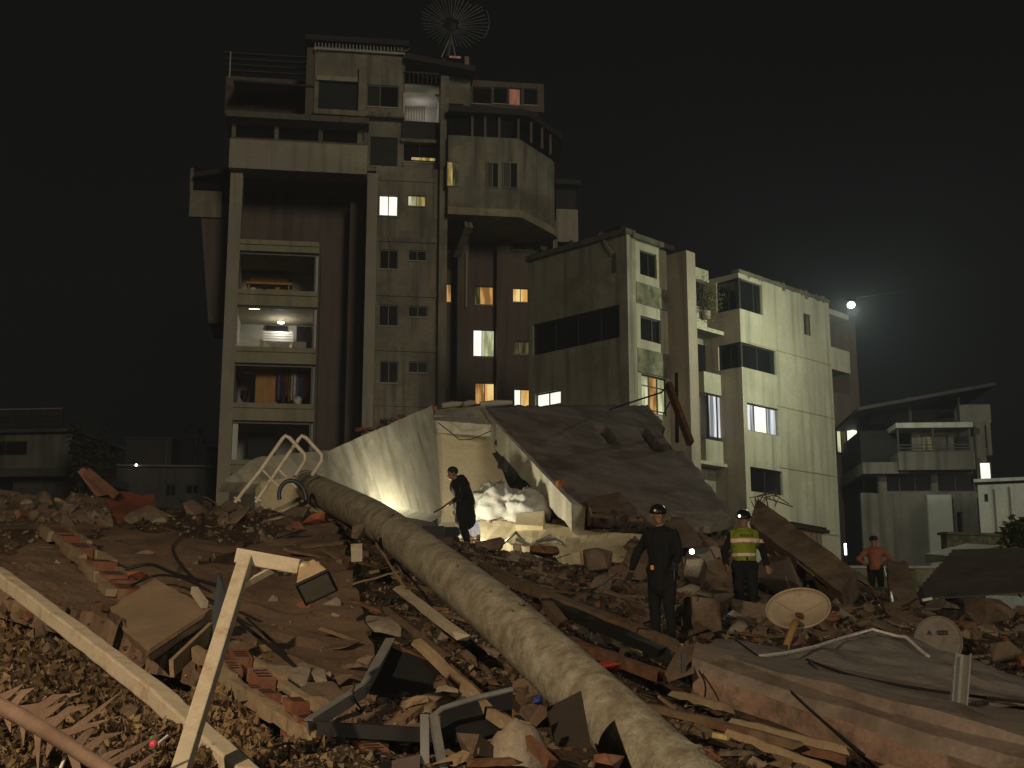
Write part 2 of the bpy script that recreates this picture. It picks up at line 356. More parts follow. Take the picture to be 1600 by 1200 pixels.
_c = T.pt(tu(437), tz(486), -3); MB().sphere(_c, .2, sc=(1, 1, .35)).build('shade', K['lamp_glow'], o)
lamp('ceiling_light', 'POINT', _c - V((0, 0, .25)), 34, (1, .97, .86), o, .12)
o = thing('white_table', 'white slatted bench in the brightly lit balcony room', 'bench', T.pt(tu(435), tz(545), -3.4))
for q in range(4): T.pb(MB(), 411, 518 + q * 4.0, 458, 521.2 + q * 4.0, -3.6, -3.5).build('slat', K['white'], o)
for x in (413, 453): T.pb(MB(), x, 517, x + 3, 545, -3.75, -3.62).build('leg', K['white'], o)
rthing('television', K['black'], 415, 509, 449, 516, -4.4, -4.3, 'long black screen on the wall above the white bench', 'television')
rthing('wardrobe', K['black'], 463, 510, 486, 545, -4.3, -3.6, 'tall black cabinet on the right of the lit balcony room', 'cabinet')
rthing('storage_box', K['room_grey'], 462, 534, 478, 545, -1.4, -.9, 'pale grey box at the edge of the lit balcony', 'box')
rthing('white_ledge_box', K['white'], 364, 538, 392, 543, -.4, -.15, 'flat white box on the left edge of the lit balcony', 'box')
rthing('white_tray', K['white'], 410, 538, 422, 545, -.6, -.3, 'small white box in the middle of the lit balcony edge', 'box')
o = thing('strip_light', 'glowing tube light at the ceiling of the lit balcony room', 'lamp', T.pt(tu(398), tz(480), -1))
T.pb(MB(), 389, 479.5, 406, 482.5, -1, -.9).build('tube', K['lamp_glow'], o)
o = thing('orange_wardrobe', 'tall orange wooden wardrobe with two doors on the lowest furnished balcony', 'wardrobe', T.pt(tu(417), tz(633), -2))
T.pb(MB(), 399, 568, 434, 633, -2.6, -2.05).build('body', K['wood_orange'], o)
for q in (0, 1): T.pb(MB(), (400, 422.5)[q], 569.5, (421.5, 433.4)[q], 631, -2.04, -2.0).build('door', K['wood_orange'], o)
_cm = [mat('garment_%s' % n, c, var=.4, sc=5, bump=.4, bsc=9) for n, c in (('violet', (.14, .09, .22)), ('cream', (.45, .42, .33)), ('maroon', (.15, .03, .04)), ('charcoal', (.05, .05, .06)), ('white', (.5, .5, .48)), ('rust', (.2, .09, .04)), ('navy', (.03, .04, .08)))]
_cn = ['violet', 'cream', 'maroon', 'charcoal', 'white', 'rust', 'navy']
for q in range(12):
    x = 437 + q * 4.2; mb = MB(); n = 8; u0, u1 = tu(x), tu(x + 4.6); zt, zb = tz(571), tz(612 + R.random() * 18)
    vs = [];
    for i in range(n + 1):
        t = i / n; w = .25 + .75 * min(1, t * 3)
        for s in range(5):
            f = (s / 4 - .5) * w + .5; vs.append(T.pt(u0 + (u1 - u0) * f, zt + (zb - zt) * t, -1.6 + .05 * math.sin(s * 2.2 + q) - .03 * s))
    mb.add(vs, [(i * 5 + s, i * 5 + s + 1, i * 5 + s + 6, i * 5 + s + 5) for i in range(n) for s in range(4)], True)
    g = mb.build('hanging_garment', _cm[(q * 3) % 7], None, '%s garment hanging on the balcony rail beside the orange wardrobe, number %s from the wardrobe' % (_cn[(q * 3) % 7], ['one', 'two', 'three', 'four', 'five', 'six', 'seven', 'eight', 'nine', 'ten', 'eleven', 'twelve'][q]), 'garment', 'clothes hanging on the balcony')
    md = g.modifiers.new('solid', 'SOLIDIFY'); md.thickness = .03
rthing('clothes_rail', K['metal'], 436, 569.5, 489, 571, -1.62, -1.58, 'thin metal clothes rail above the hanging garments', 'rail')
o = MB().hull([T.pt(tu(470 + R.uniform(-9, 9)), tz(624 + R.uniform(-8, 9)), R.uniform(-1.0, -.3)) for _ in range(22)]).build('laundry_bundle', K['white'], None, 'white laundry bundle below the hanging garments on the balcony', 'bundle', bevel=.04)
o = MB().hull([T.pt(tu(388 + R.uniform(-8, 8)), tz(620 + R.uniform(-10, 12)), R.uniform(-1.0, -.3)) for _ in range(16)]).build('dark_bundle', K['black'], None, 'dark bundle left of the orange wardrobe on the balcony', 'bundle')
o = thing('hanging_shelf', 'small shelf with dark boxes left of the orange wardrobe', 'shelf', T.pt(tu(390), tz(583), -2))
T.pb(MB(), 381, 579, 399, 582, -2.4, -2).build('board', K['white'], o)
for q in range(2): T.pb(MB(), 383 + q * 8, 570, 389 + q * 8, 579, -2.35, -2.1).build('box', K['black'], o)
rthing('white_partition', K['white'], 362, 660, 371, 721, -.7, -.5, 'narrow white upright panel at the left of the lowest balcony', 'panel')
rthing('dark_cupboard', K['black'], 388, 676, 430, 721, -3.6, -3, 'dark wide cupboard in the lowest unlit balcony room', 'cabinet')
rthing('wall_cabinet', K['room_white'], 462, 666, 486, 678, -4.4, -4.1, 'pale wall cabinet in the lowest unlit balcony room', 'cabinet')
# top of the left bay
tpart('terrace_floor', K['tower_dark'], [(360, 219, 572, 222, -5, .4)])
tpart('terrace_glazing', G, [(368, 188, 570, 221, -.95, -.9)])
for x in (362, 429, 498, 566): tpart('post', K['tower'], [(x, 187, x + 6.5, 222, -.88, -.7)])
tpart('terrace_roof', K['tower_dark'], [(352, 178, 577, 187, -5, .35)])
twall('set_back_wall', K['tower_dark'], 352, 122, 480, 180, -3.8, .3, [(466, 131, 488, 147, G, K['frame_dark'], ()), (386, 136, 410, 166, G, K['frame_dark'], ())])
_mb = MB(); p = T.pt
_mb.hexa([p(tu(347), tz(124), -1.0), p(tu(480), tz(126), -1.0), p(tu(480), tz(112), -6), p(tu(347), tz(112), -6)], [p(tu(347), tz(121), -1.0), p(tu(480), tz(123), -1.0), p(tu(480), tz(82), -6), p(tu(347), tz(79), -6)])
_mb.build('tin_roof', K['roofing'], tower)
for q in range(4): tpart('roof_batten', K['roofing'], [(350, 84 + q * 9, 479, 86.5 + q * 9, -5.4 + q * 1.1, -5.2 + q * 1.1)])
tpart('roof_post', K['metal'], [(358.5, 80, 360.5, 122, -.95, -.85)])
# cantilevered left wing
_mb = MB(); d0, d1 = -7, -3
_mb.hexa([p(tu(319), tz(490), d0), p(tu(346), tz(490), d0), p(tu(346), tz(490), d1), p(tu(319), tz(490), d1)], [p(tu(296), tz(298), d0), p(tu(346), tz(298), d0), p(tu(346), tz(298), d1), p(tu(296), tz(298), d1)])
_mb.build('side_wing', K['tower_dark'], tower)
tpart('wing_panel', K['tower'], [(296, 298, 346, 339, -2.98, -2.8)]); tpart('wing_window', G, [(302, 262, 344, 297, -7, -3.2)])
tpart('wing_post', K['tower'], [(297, 262, 302, 298, -3.2, -3)])
_mb = MB(); _mb.hexa([p(tu(285), tz(262), -7.2), p(tu(348), tz(262), -7.2), p(tu(348), tz(252), -2.4), p(tu(285), tz(263), -2.4)], [p(tu(285), tz(255), -7.2), p(tu(348), tz(246), -7.2), p(tu(348), tz(243), -2.4), p(tu(285), tz(256), -2.4)])
_mb.build('wing_roof', K['roofing'], tower)
# penthouse block
twall('penthouse_wall', K['tower'], 490, 76, 632, 266, -1.0, .35, [
    (497, 127, 558, 178, GG, K['frame_dark'], ()), (573, 133, 623, 167, [GG, G], K['frame'], (.42,)), (578, 214, 621, 260, GG, K['frame_dark'], ())])
tpart('penthouse_side', K['tower_dark'], [(478, 74, 491, 180, -6, -1.1)])
tpart('lintel', K['tower_light'], [(494, 119, 559, 126, -.98, -.85)])
tpart('pilaster', K['tower'], [(559, 104, 571, 266, -.98, -.7)])
tpart('penthouse_roof', K['roofing'], [(476, 58, 640, 66, -7, -.5)])
for q in range(26): tpart('picket', K['metal'], [(492 + q * 5.4, 66, 493.3 + q * 5.4, 79, -.8, -.76)])
tpart('rail', K['metal'], [(490, 78, 633, 80.5, -.82, -.74)])
tpart('ledge', K['tower'], [(490, 173, 632, 181, -.98, -.55)]); tpart('ledge', K['tower_dark'], [(572, 181, 632, 183, -.98, -.5)])
# balcony niche with white wall
tpart('niche_wall', K['room_white'], [(627, 128, 687, 195, -2.8, -2.6)])
_mb = MB(); _mb.fbox(T, tu(626), tu(629), tz(195), tz(128), -2.6, -.9); _mb.fbox(T, tu(684.5), tu(687), tz(195), tz(128), -2.6, -.9); _mb.fbox(T, tu(629), tu(684), tz(131), tz(127), -2.6, -.9); _mb.build('niche_side', K['room_white'], tower)
tpart('niche_floor', K['tower'], [(627, 217, 687, 222, -2.8, -.7)])
tpart('parapet', K['roofing'], [(628, 190, 686, 217, -1.0, -.85)])
for q in range(14): tpart('blind_slat', K['tower_dark'], [(630 + q * 2.5, 166, 631.3 + q * 2.5, 190, -1.2, -1.15)])
lamp('niche_light', 'POINT', T.pt(tu(655), tz(150), -1.7), 9, (1, .93, .86), tower, .15)
tpart('upper_glazing', K['glass'], [(632, 88, 690, 131, -2.6, -2.5)])
for q in range(8): tpart('rail_picket', K['frame_dark'], [(632 + q * 7, 114, 633.2 + q * 7, 131, -.95, -.9)])
tpart('rail', K['frame_dark'], [(630, 112.5, 686, 114.5, -.97, -.88)])
_mb = MB(); _mb.hexa([p(tu(628), tz(74), -6), p(tu(742), tz(92), -6), p(tu(742), tz(94), -.3), p(tu(628), tz(80), -.3)], [p(tu(628), tz(68), -6), p(tu(742), tz(84), -6), p(tu(742), tz(86), -.3), p(tu(628), tz(71), -.3)]); _mb.build('sloping_roof', K['roofing'], tower)
twall('niche_window_wall', K['tower'], 627, 218, 685, 268, -1.0, .3, [(629, 222, 682, 253, G, K['frame_dark'], (.5,))])
tpart('lit_strip', K['lit_yellow'], [(643, 246.5, 680, 250.5, -1.11, -1.09)])
# narrow stair shaft right of the niche
twall('shaft_wall', K['tower'], 697, 112, 735, 232, -1.6, .3, [(699, 162, 724, 205, [GG, G], K['frame_dark'], (.5,))])
tpart('shaft_glazing', G, [(697, 88, 735, 112, -2.0, -1.7)]); tpart('red_lit_strip', K['lit_pink'], [(702, 87.5, 720, 90.5, -1.68, -1.66)])
tpart('post', K['tower'], [(726, 88, 733, 122, -1.66, -1.5)]); tpart('shaft_ledge', K['tower_light'], [(694, 207, 737, 212, -1.58, -1.1)])
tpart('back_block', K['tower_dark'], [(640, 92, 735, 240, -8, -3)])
# round bay on the right
def poly(name, m, pts, y0, y1, ref=760, rd=.5):
    z0, z1 = tz(y1, ref, rd), tz(y0, ref, rd)
    return MB().prism([T.pt(u, z0, d) for u, d in pts], (0, 0, z1 - z0)).build(name, m, tower)
BAY = [(tu(697), -4), (tu(697), .5), (tu(806, 270, .5), .5), (tu(813, 270, .45), .4), (tu(862, 280, -2.0), -2.3), (tu(868, 280, -2.4), -2.8), (tu(869, 280, -5), -6), (tu(697), -6)]
def grow(pts, k): return [(u + (k if i > 1 and i < 7 else 0), d + (k if 1 <= i <= 5 else 0)) for i, (u, d) in enumerate(pts)]
poly('bay_wall', K['tower'], BAY, 214, 326)
poly('bay_rim', K['slab_edge'], grow(BAY, .12), 326.5, 338)
for (x0, y0, x1, y1, gm) in ((698, 253, 717, 292, [K['lit_yellow'], K['lit_dim']]), (760, 254, 779, 294, [GG, G]), (785, 254, 809, 295, [GG, G])):
    window(T, T.rect(x0, y0, x1, y1, .53), .56, tower, gm, K['frame'], mull=(.5,))
poly('terrace_glazing', G, [(u - (.25 if i > 1 else 0), d - .25) for i, (u, d) in enumerate(BAY)], 182, 213.5)
for (x, dd) in ((736, .4), (756, .4), (778, .4), (808, .4), (828, .0), (845, -.7), (858, -1.6)):
    u = tu(x, 200, dd); MB().fbox(T, u, u + .14, tz(214, 760, .5), tz(181, 760, .5), dd - .16, dd + .04).build('post', K['tower_dark'], tower)
poly('terrace_canopy', K['roofing'], grow(BAY, .4), 172, 181)
twall('attic_wall', K['tower_dark'], 735, 128, 850, 172, -3.2, .3, [(738, 136, 768, 162, G, K['frame_dark'], ()), (771, 136, 793, 162, G, K['frame_dark'], ()), (795, 137, 814, 164, K['lit_pink'], K['frame_dark'], ()), (818, 138, 840, 164, G, K['frame_dark'], ())])
_mb = MB(); _mb.hexa([p(tu(733), tz(128), -8), p(tu(852), tz(140), -8), p(tu(852), tz(136), -2.4), p(tu(733), tz(127), -2.4)], [p(tu(733), tz(118), -8), p(tu(852), tz(131), -8), p(tu(852), tz(131), -2.4), p(tu(733), tz(121), -2.4)]); _mb.build('attic_roof', K['roofing'], tower)
# dark recess under the bay
twall('recess_wall', K['tower_dark'], 697, 330, 834, 660, -4.2, .3, [
    (698, 364, 706, 391, G, K['frame'], ()), (801, 369, 824, 390, G, K['frame'], (.5,)), (697, 443, 706, 472, K['lit_orange'], K['frame_dark'], ()),
    (741, 447, 772, 476, [K['lit_dim'], K['lit_orange']], K['frame_dark'], (.28,)), (801, 450, 826, 472, [K['lit_amber'], K['lit_amber']], K['frame_dark'], (.5,)),
    (739, 515, 773, 557, [K['lit_white'], K['lit_pale']], K['frame_dark'], (.42,)), (803, 533, 828, 553, K['lit_dim'], K['frame_dark'], (.3, .6)),
    (742, 598, 773, 632, [K['lit_orange'], K['lit_amber']], K['frame_dark'], (.5,)), (803, 608, 829, 636, [K['lit_white'], K['lit_amber']], K['frame_dark'], (.42,))], bottom=0)
tpart('projecting_shaft', K['tower_dark'], [(776, 345, 798, 1000, -4.1, -3.6)])
tpart('corner_pier', K['tower_dark'], [(713, 345, 731, 1000, -4.1, -3.0)])
tpart('bay_wall_end', K['tower'], [(864, 345, 871, 390, -6, -3)])
_mb = MB(); _mb.bar(p(tu(732), tz(338), -.2), p(tu(719), tz(366), -2.6), .45, .55); _mb.build('bay_bracket', K['tower'], tower)
MB().tube([p(tu(729, 400, -2.9), tz(360), -2.9), p(tu(729, 400, -2.9), tz(452), -2.9)], .06).build('drain_pipe', K['tower_light'], tower)
_mb = MB(); _mb.fbox(T, tu(869, 330, -9), tu(903, 330, -9), tz(378, 885, -9), tz(327, 885, -9), -12, -9); _mb.build('rear_wing', K['tower_light'], tower)
_mb = MB(); _mb.fbox(T, tu(870, 330, -9), tu(901, 330, -9), tz(327, 885, -9), tz(290, 885, -9), -12, -9.2); _mb.build('rear_wing_glazing', G, tower)
_mb = MB(); _mb.fbox(T, tu(868, 330, -9), tu(906, 330, -9), tz(291, 885, -9), tz(284, 885, -9), -12, -8.6); _mb.build('rear_wing_roof', K['roofing'], tower)
# solid core so no light leaks through
_mb = MB(); _mb.fbox(T, tu(352), tu(690), 0, tz(130), -11, -4.7); _mb.fbox(T, tu(690), tu(860), 0, tz(180), -11, -6.1); _mb.fbox(T, tu(584), tu(683), 0, tz(268), -4.7, -1.0); _mb.build('core', K['dark'], tower)
_mb = MB(); _mb.fbox(T, tu(492), tu(626), tz(266), tz(78), -6, -1.6); _mb.build('core', K['dark'], tower)
# roof antenna and dishes
o = thing('radial_antenna', 'large wheel-shaped antenna of thin radiating rods on the tower roof', 'antenna', T.pt(tu(700), tz(80), -3))
_c = T.pt(tu(705, 40, -3), tz(40, 700, -3), -3)
mk = mat('antenna_rod', (.42, .42, .40), var=.1, rough=.4, metal=.5, bump=0)
for k in range(44):
    a = 2 * math.pi * k / 44 + R.uniform(-.02, .02); r1 = .45 + R.uniform(-.1, .2); r2 = (2.25 if -.95 < math.sin(a) < .6 and math.cos(a) > 0 else 1.9) * R.uniform(.9, 1.02)
    q = lambda r: _c + T.u * (r * math.cos(a)) + V((0, 0, r * math.sin(a) * .9)) + T.n * (.35 * r)
    MB().tube([q(r1), q(r2)], .02 if math.cos(a) > -.1 else .012, 4).build('rod', mk, o)
MB().tube([_c + T.u * (2.2 * math.cos(a)) + V((0, 0, 2.2 * math.sin(a) * .9)) + T.n * .77 for a in [math.radians(-32 + 6 * k) for k in range(10)]], .016, 4, caps=False).build('hoop', mk, o)
MB().hull([_c + V((R.uniform(-.6, .6), R.uniform(-.3, .3), R.uniform(-.7, .7))) for _ in range(30)]).build('hub', K['black'], o)
MB().tube([_c - V((0, 0, .5)), T.pt(tu(698), tz(84), -3)], .1, 6).build('mast', K['tower_dark'], o)
for s_ in (-1, 1): MB().tube([_c - V((0, 0, .6)), T.pt(tu(700 + s_ * 26), tz(86), -3)], .04, 5).build('stay', mk, o)
def dish(name, c, r, aim, m, label, group=None, depth=.16, pole=None):
    o = thing(name, label, 'satellite dish', pole[-1] if pole else c, group); mb = MB(); n, m_ = 28, 6
    q = V(aim).normalized().to_track_quat('Z', 'Y').to_matrix(); vs = []
    for side in (0, 1):
        for i in range(m_ + 1):
            rr = r * i / m_
            for k in range(n): vs.append(V(c) + q @ V((rr * math.cos(2 * math.pi * k / n), rr * 1.08 * math.sin(2 * math.pi * k / n), depth * r * 2 * (i / m_) ** 2 - depth * r * 2 - side * .02)))
    L_ = n * (m_ + 1); fs = []
    for side in (0, 1):
        for i in range(m_):
            for k in range(n): fs.append(tuple(side * L_ + x for x in (i * n + k, (i + 1) * n + k, (i + 1) * n + (k + 1) % n, i * n + (k + 1) % n)))
    fs += [(m_ * n + k, m_ * n + (k + 1) % n, L_ + m_ * n + (k + 1) % n, L_ + m_ * n + k) for k in range(n)]
    mb.add(vs, fs, True); mb.build('reflector', m, o)
    MB().tube([V(c) + q @ V((r * 1.0 * math.cos(2 * math.pi * k / n), r * 1.08 * math.sin(2 * math.pi * k / n), 0)) for k in range(n + 1)], .012, 5, caps=False).build('rim', m, o)
    return o, q
K['dish'] = mat('dish_paint', (.42, .34, .24), (.50, .42, .31), var=.22, sc=3, rough=.6, bump=.05, dirt=(.25, .18, .11), dsc=2.5, dth=.62)
_c = T.pt(tu(626), tz(57), -.8)
o, q = dish('satellite_dish', _c, .34, (-.2, -1, .3), K['metal'], 'small pale satellite dish on the railing of the tower penthouse', pole=[_c, _c - V((0, 0, .6))])
MB().tube([_c + V((0, .1, 0)), _c - V((0, -.1, .75))], .03, 6).build('mast', K['metal'], o)
# ---------------------------------------------------------------- the lower apartment block on the right
s2 = math.sqrt(.5); _k = at(983, 700, 52)
BL = Fr((_k.x, _k.y), (s2, -s2), (-s2, -s2)); BR = Fr((_k.x, _k.y), (s2, s2), (s2, -s2))
block = thing('apartment_block', 'pale rendered apartment block with corner windows, floodlit on its right side', 'building', BR.pt(4, 0, -3))
def bpart(fr, name, m, boxes, parent=block):
    mb = MB()
    for b in boxes: fr.pb(mb, *b)
    return mb.build(name, m, parent)
def bwall(fr, name, m, x0, y0, x1, y1, d, th, wins, bottom=0):
    u0, u1, z0, z1 = fr.rect(x0, y0, x1, y1, d); z0 = bottom
    hs = [fr.rect(*w[:4], d) for w in wins]
    wall_holes(MB(), fr, u0, u1, z0, z1, hs, d - th, d).build(name, m, block)
    for w, h in zip(wins, hs): window(fr, h, d - .14, block, w[4], w[5] if len(w) > 5 else K['frame_dark'], mull=w[6] if len(w) > 6 else (.5,), fw=.06, horiz=w[7] if len(w) > 7 else ())
def bu(fr, px, py=550, d=0): return fr.uv(px, py, d)[0]
def bz(fr, py, px, d=0): return fr.uv(px, py, d)[1]
# left face
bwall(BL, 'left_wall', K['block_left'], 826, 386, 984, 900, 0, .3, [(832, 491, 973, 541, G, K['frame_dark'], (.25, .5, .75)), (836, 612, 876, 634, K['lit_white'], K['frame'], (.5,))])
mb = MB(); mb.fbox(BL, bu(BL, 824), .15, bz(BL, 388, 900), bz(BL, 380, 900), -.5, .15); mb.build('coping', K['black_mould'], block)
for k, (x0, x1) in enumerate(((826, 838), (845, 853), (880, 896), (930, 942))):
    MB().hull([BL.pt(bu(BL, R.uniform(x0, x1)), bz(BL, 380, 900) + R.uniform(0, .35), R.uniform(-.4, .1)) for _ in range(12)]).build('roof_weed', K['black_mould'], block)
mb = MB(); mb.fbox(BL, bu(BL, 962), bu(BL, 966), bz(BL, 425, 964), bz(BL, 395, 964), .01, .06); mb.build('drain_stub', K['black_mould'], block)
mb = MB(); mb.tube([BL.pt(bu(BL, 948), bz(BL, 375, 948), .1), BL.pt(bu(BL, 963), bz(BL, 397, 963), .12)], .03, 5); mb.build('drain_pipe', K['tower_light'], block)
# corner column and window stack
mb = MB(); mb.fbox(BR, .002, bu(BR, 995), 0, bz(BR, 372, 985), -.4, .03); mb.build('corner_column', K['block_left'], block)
UF = bu(BR, 1046)
def zmid(py, px, d=0): return BR.uv(px, py, d)[1]
hs = [(1000, 394, 1026, 432, G, K['frame_dark'], (.6,)), (1001, 497, 1033, 534, G, K['frame_dark'], (.65,)), (1003, 588, 1043, 647, [K['lit_pale'], K['lit_orange'], K['lit_pale']], K['frame_dark'], (.35, .68), (.72, .1))]
u0 = bu(BR, 995); z1 = zmid(382, 1015)
hh = [BR.rect(*h[:4], -.05) for h in hs]
wall_holes(MB(), BR, u0 + .002, UF, 0, z1, hh, -.35, -.05).build('stair_wall', K['block_right'], block)
for h, q in zip(hs, hh): window(BR, q, -.19, block, h[4], h[5], mull=h[6], fw=.06, horiz=h[7] if len(h) > 7 else ())
for (a, b, px) in ((446, 478, 1015), (548, 585, 1018)):
    mb = MB(); mb.fbox(BR, u0 + .05, UF - .05, zmid(b, px), zmid(a, px), -.05, .02); mb.build('spandrel', K['moss_lit_green'], block)
mb = MB(); mb.fbox(BR, u0 - .3, UF + .3, z1, z1 + .22, -.5, .18); mb.build('coping', K['black_mould'], block)
mb = MB(); mb.fbox(BR, .2, 1.0, zmid(360, 985), zmid(350, 985), -1.2, -.4); mb.build('roof_box', K['black'], block)
# fin
mb = MB(); mb.fbox(BR, UF, UF + .62, 0, zmid(384, 1050, 1.0), -.5, 1.05); mb.build('fin', K['fin'], block)
# recessed balcony bay between the fin and the projecting box
U1 = UF + .64; D3 = 1.35; U2 = bu(BR, 1160, 600, D3)
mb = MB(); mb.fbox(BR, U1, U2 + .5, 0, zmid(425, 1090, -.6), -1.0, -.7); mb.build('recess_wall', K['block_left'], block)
UB = U1 + (U2 - U1) * .55
def rb(name, m, u0, u1, py1, py0, px, d0, d1, dd=None):
    mb = MB(); d = d1 if dd is None else dd; mb.fbox(BR, u0, u1, zmid(py0, px, d), zmid(py1, px, d), d0, d1); return mb.build(name, m, block)
rb('balcony_front', K['block_right'], U1, UB, 478, 508, 1090, .2, .45); rb('balcony_slab', K['block_right'], U1, U2, 507, 513, 1090, -.7, .44)
rb('dark_glazing', G, U1 + .05, U2, 437, 478, 1085, -.68, -.6); rb('dark_glazing', G, U1 + .05, U2, 537, 583, 1090, -.68, -.6)
rb('spandrel', K['moss_lit_green'], U1, UB + .4, 583, 640, 1088, -.7, -.3); rb('spandrel', K['block_right'], UB, U2, 585, 617, 1121, -.3, .2)
window(BR, BR.rect(1106, 618, 1134, 686, .1), .1, block, [K['lit_cool'], K['lit_cool']], K['frame_dark'], mull=(.5,), fw=.07)
rb('spandrel', K['block_right'], UB, U2, 690, 724, 1126, -.3, .2); rb('window_ledge', K['block_right'], U1, U2, 722, 727, 1115, -.7, .4)
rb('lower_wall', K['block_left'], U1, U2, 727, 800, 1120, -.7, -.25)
rb('parapet', K['block_right'], U1, U2, 418, 436, 1090, -.7, -.3)
# projecting box with the long right wall
zt = zmid(452, 1230, D3); U3 = bu(BR, 1303, 640, D3)
ws = [(1155, 440, 1191, 487, G, K['frame_dark'], (.7,)), (1161, 542, 1213, 580, G, K['frame_dark'], (.5,)), (1168, 634, 1217, 677, [K['lit_cool'], K['lit_white'], K['lit_cool']], K['frame'], (.28, .68)),
      (1173, 733, 1223, 771, G, K['frame_dark'], (.5,)), (1256, 491, 1269, 524, [GG, K['lit_dim']], K['frame_dark'], (.55,))]
hh = [BR.rect(*w[:4], D3) for w in ws]
hh[0] = (U2, hh[0][1], hh[0][2], hh[0][3]); hh[1] = (U2, hh[1][1], hh[1][2], hh[1][3])
wall_holes(MB(), BR, U2, U3, 0, zt, hh, D3 - .3, D3).build('right_wall', K['block_right'], block)
for w, h in zip(ws, hh): window(BR, h, D3 - .14, block, w[4], w[5], mull=w[6], fw=.06)
SIDE = Fr((BR.pt(U2, 0, D3).x, BR.pt(U2, 0, D3).y), (s2, -s2), (-s2, -s2))
sh = [(-D3 + .1, -.001, hh[0][2], hh[0][3]), (-D3 + .1, -.001, hh[1][2], hh[1][3])]
wall_holes(MB(), SIDE, -D3 - .7, -.002, 0, zt, sh, -.3, .001).build('box_side', K['fin'], block)
for h in sh: window(SIDE, (h[0], h[1] - .06, h[2], h[3]), -.14, block, G, K['frame_dark'], mull=(.5,), fw=.06)
for h in hh[:2]: mb = MB(); mb.fbox(BR, U2 - .02, U2 + .07, h[2], h[3], D3 - .09, D3); mb.build('corner_mullion', K['frame_dark'], block)
for (py, px) in ((560, 1260), (646, 1270), (738, 1270), (834, 1290)):
    mb = MB(); z = zmid(py, px, D3); mb.fbox(BR, U2 + .6 if py < 600 else hh[3][1] - .2, U3, z - .03, z + .03, D3 + .001, D3 + .03); mb.build('string_course', K['slab_edge'], block)
mb = MB(); mb.fbox(BR, U2 - .05, U3 + .05, zt, zt + .16, D3 - .35, D3 + .06); mb.build('coping', K['black_mould'], block)
for k in range(34):
    u = U2 + (U3 - U2) * R.random(); mb = MB(); w = R.uniform(.05, .22); h = R.uniform(.15, .6)
    mb.hull([BR.pt(u + R.uniform(-w, w), zt + .1 + R.uniform(-h * .5, h * .4), D3 + R.uniform(.0, .05)) for _ in range(9)]); mb.build('mould_drip', K['black_mould'], block)
# far end balcony, dark return, lit window
U4 = bu(BR, 1352, 700, -1.0)
mb = MB(); mb.fbox(BR, U3 + .01, U4, 0, zmid(500, 1330, -1), -2.0, -1.2); mb.build('end_wall', K['tower_dark'], block)
UE = bu(BR, 1328, 560, D3)
mb = MB(); mb.fbox(BR, U3 + .001, UE, zmid(580, 1314, D3), zmid(546, 1314, D3), -1.2, D3 - .01); mb.build('end_balcony', K['block_right'], block)
mb = MB(); mb.fbox(BR, U3 + .001, UE, zmid(497, 1314, D3), zmid(489, 1314, D3), -1.2, D3 + .05); mb.build('end_balcony_roof', K['block_right'], block)
mb = MB(); mb.fbox(BR, U3 + .05, UE - .05, zmid(546, 1314, D3), zmid(497, 1314, D3), -.4, -.3); mb.build('end_glazing', GG, block)
window(BR, BR.rect(1306, 668, 1342, 711, -1.15), -1.12, block, [K['lit_pale'], K['lit_dim'], K['lit_white']], K['frame_dark'], mull=(.2, .45), fw=.06)
# solid core
mb = MB(); mb.fbox(BR, .4, U3 - .1, 0, zmid(400, 1003) - .1, -5.0, -1.1); mb.fbox(BR, U2 + .35, U3 - .1, 0, zt - .1, -1.1, D3 - .6); mb.build('core', K['dark'], block)
mb = MB(); mb.fbox(BL, bu(BL, 828), -.4, 0, bz(BL, 392, 900), -5, -.8); mb.build('core', K['dark'], block)
# floodlight set forward to wash the wall, on an added wire and unseen pole
_c = at(1330, 478, 51); _g = V((32, 44, 0)); K['wire'] = mat('black_wire', (.006, .006, .006), rough=.9, bump=0, spec=.05)
o = thing('wall_wash_floodlight', 'dazzling white floodlight hanging beside the top right corner of the pale block', 'lamp', _c)
MB().bar(_c + V((-.16, 0, .24)), _c + V((.16, 0, .24)), .2, .12).build('housing', K['wire'], o)
MB().sphere(_c + V((0, 0, .04)), .15, 14, 9, (1, 1, .8)).build('lens', emit('floodlight_lens', (.95, 1.0, .82), 40), o)
MB().tube([BR.pt(UE - .1, zmid(493, 1314, D3), D3 - .1), _c + V((0, 0, .31)), V((32, 44, _c.z + 1.4))], .004, 5).build('added_wire', K['wire'], o)
MB().tube([_g, V((32, 44, _c.z + 2))], [.16, .1], 8).build('pole', K['wire'], o)
lamp('floodlight_beam', 'POINT', _c + V((0, 0, -.16)), 1750, (.93, 1.0, .76), o, .10)
# hanging plant on the recessed balcony
leafm = mat('balcony_leaf', (.085, .085, .025), (.13, .12, .04), var=.4, sc=3, bump=0, rough=.6)
o = thing('balcony_plant', 'bushy plant spilling over the upper recessed balcony of the pale block', 'plant', BR.pt(U1 + 1.1, zmid(500, 1105, .5), .5))
mb = MB(); st = MB(); cc = at(1105, 468, BR.pt(U1 + 1.1, 0, .6).y)
for k in range(1500):
    a = R.gauss(0, .33); b = R.gauss(0, .3); c = R.gauss(0, .44); q = cc + V((a - .12 * c, b, c))
    e = V((R.uniform(-1, 1), R.uniform(-1, 1), R.uniform(-1, .3))).normalized() * R.uniform(.05, .11); f = e.orthogonal().normalized() * R.uniform(.02, .04)
    mb.add([q, q + e * .5 + f, q + e, q + e * .5 - f], [(0, 1, 2, 3)])
for k in range(16): st.tube([cc + V((R.gauss(0, .1), R.gauss(0, .1), -.5)), cc + V((R.gauss(0, .3), R.gauss(0, .2), R.uniform(-.2, .8)))], .012, 4)
mb.build('foliage', leafm, o); st.build('stem', K['tower_dark'], o)
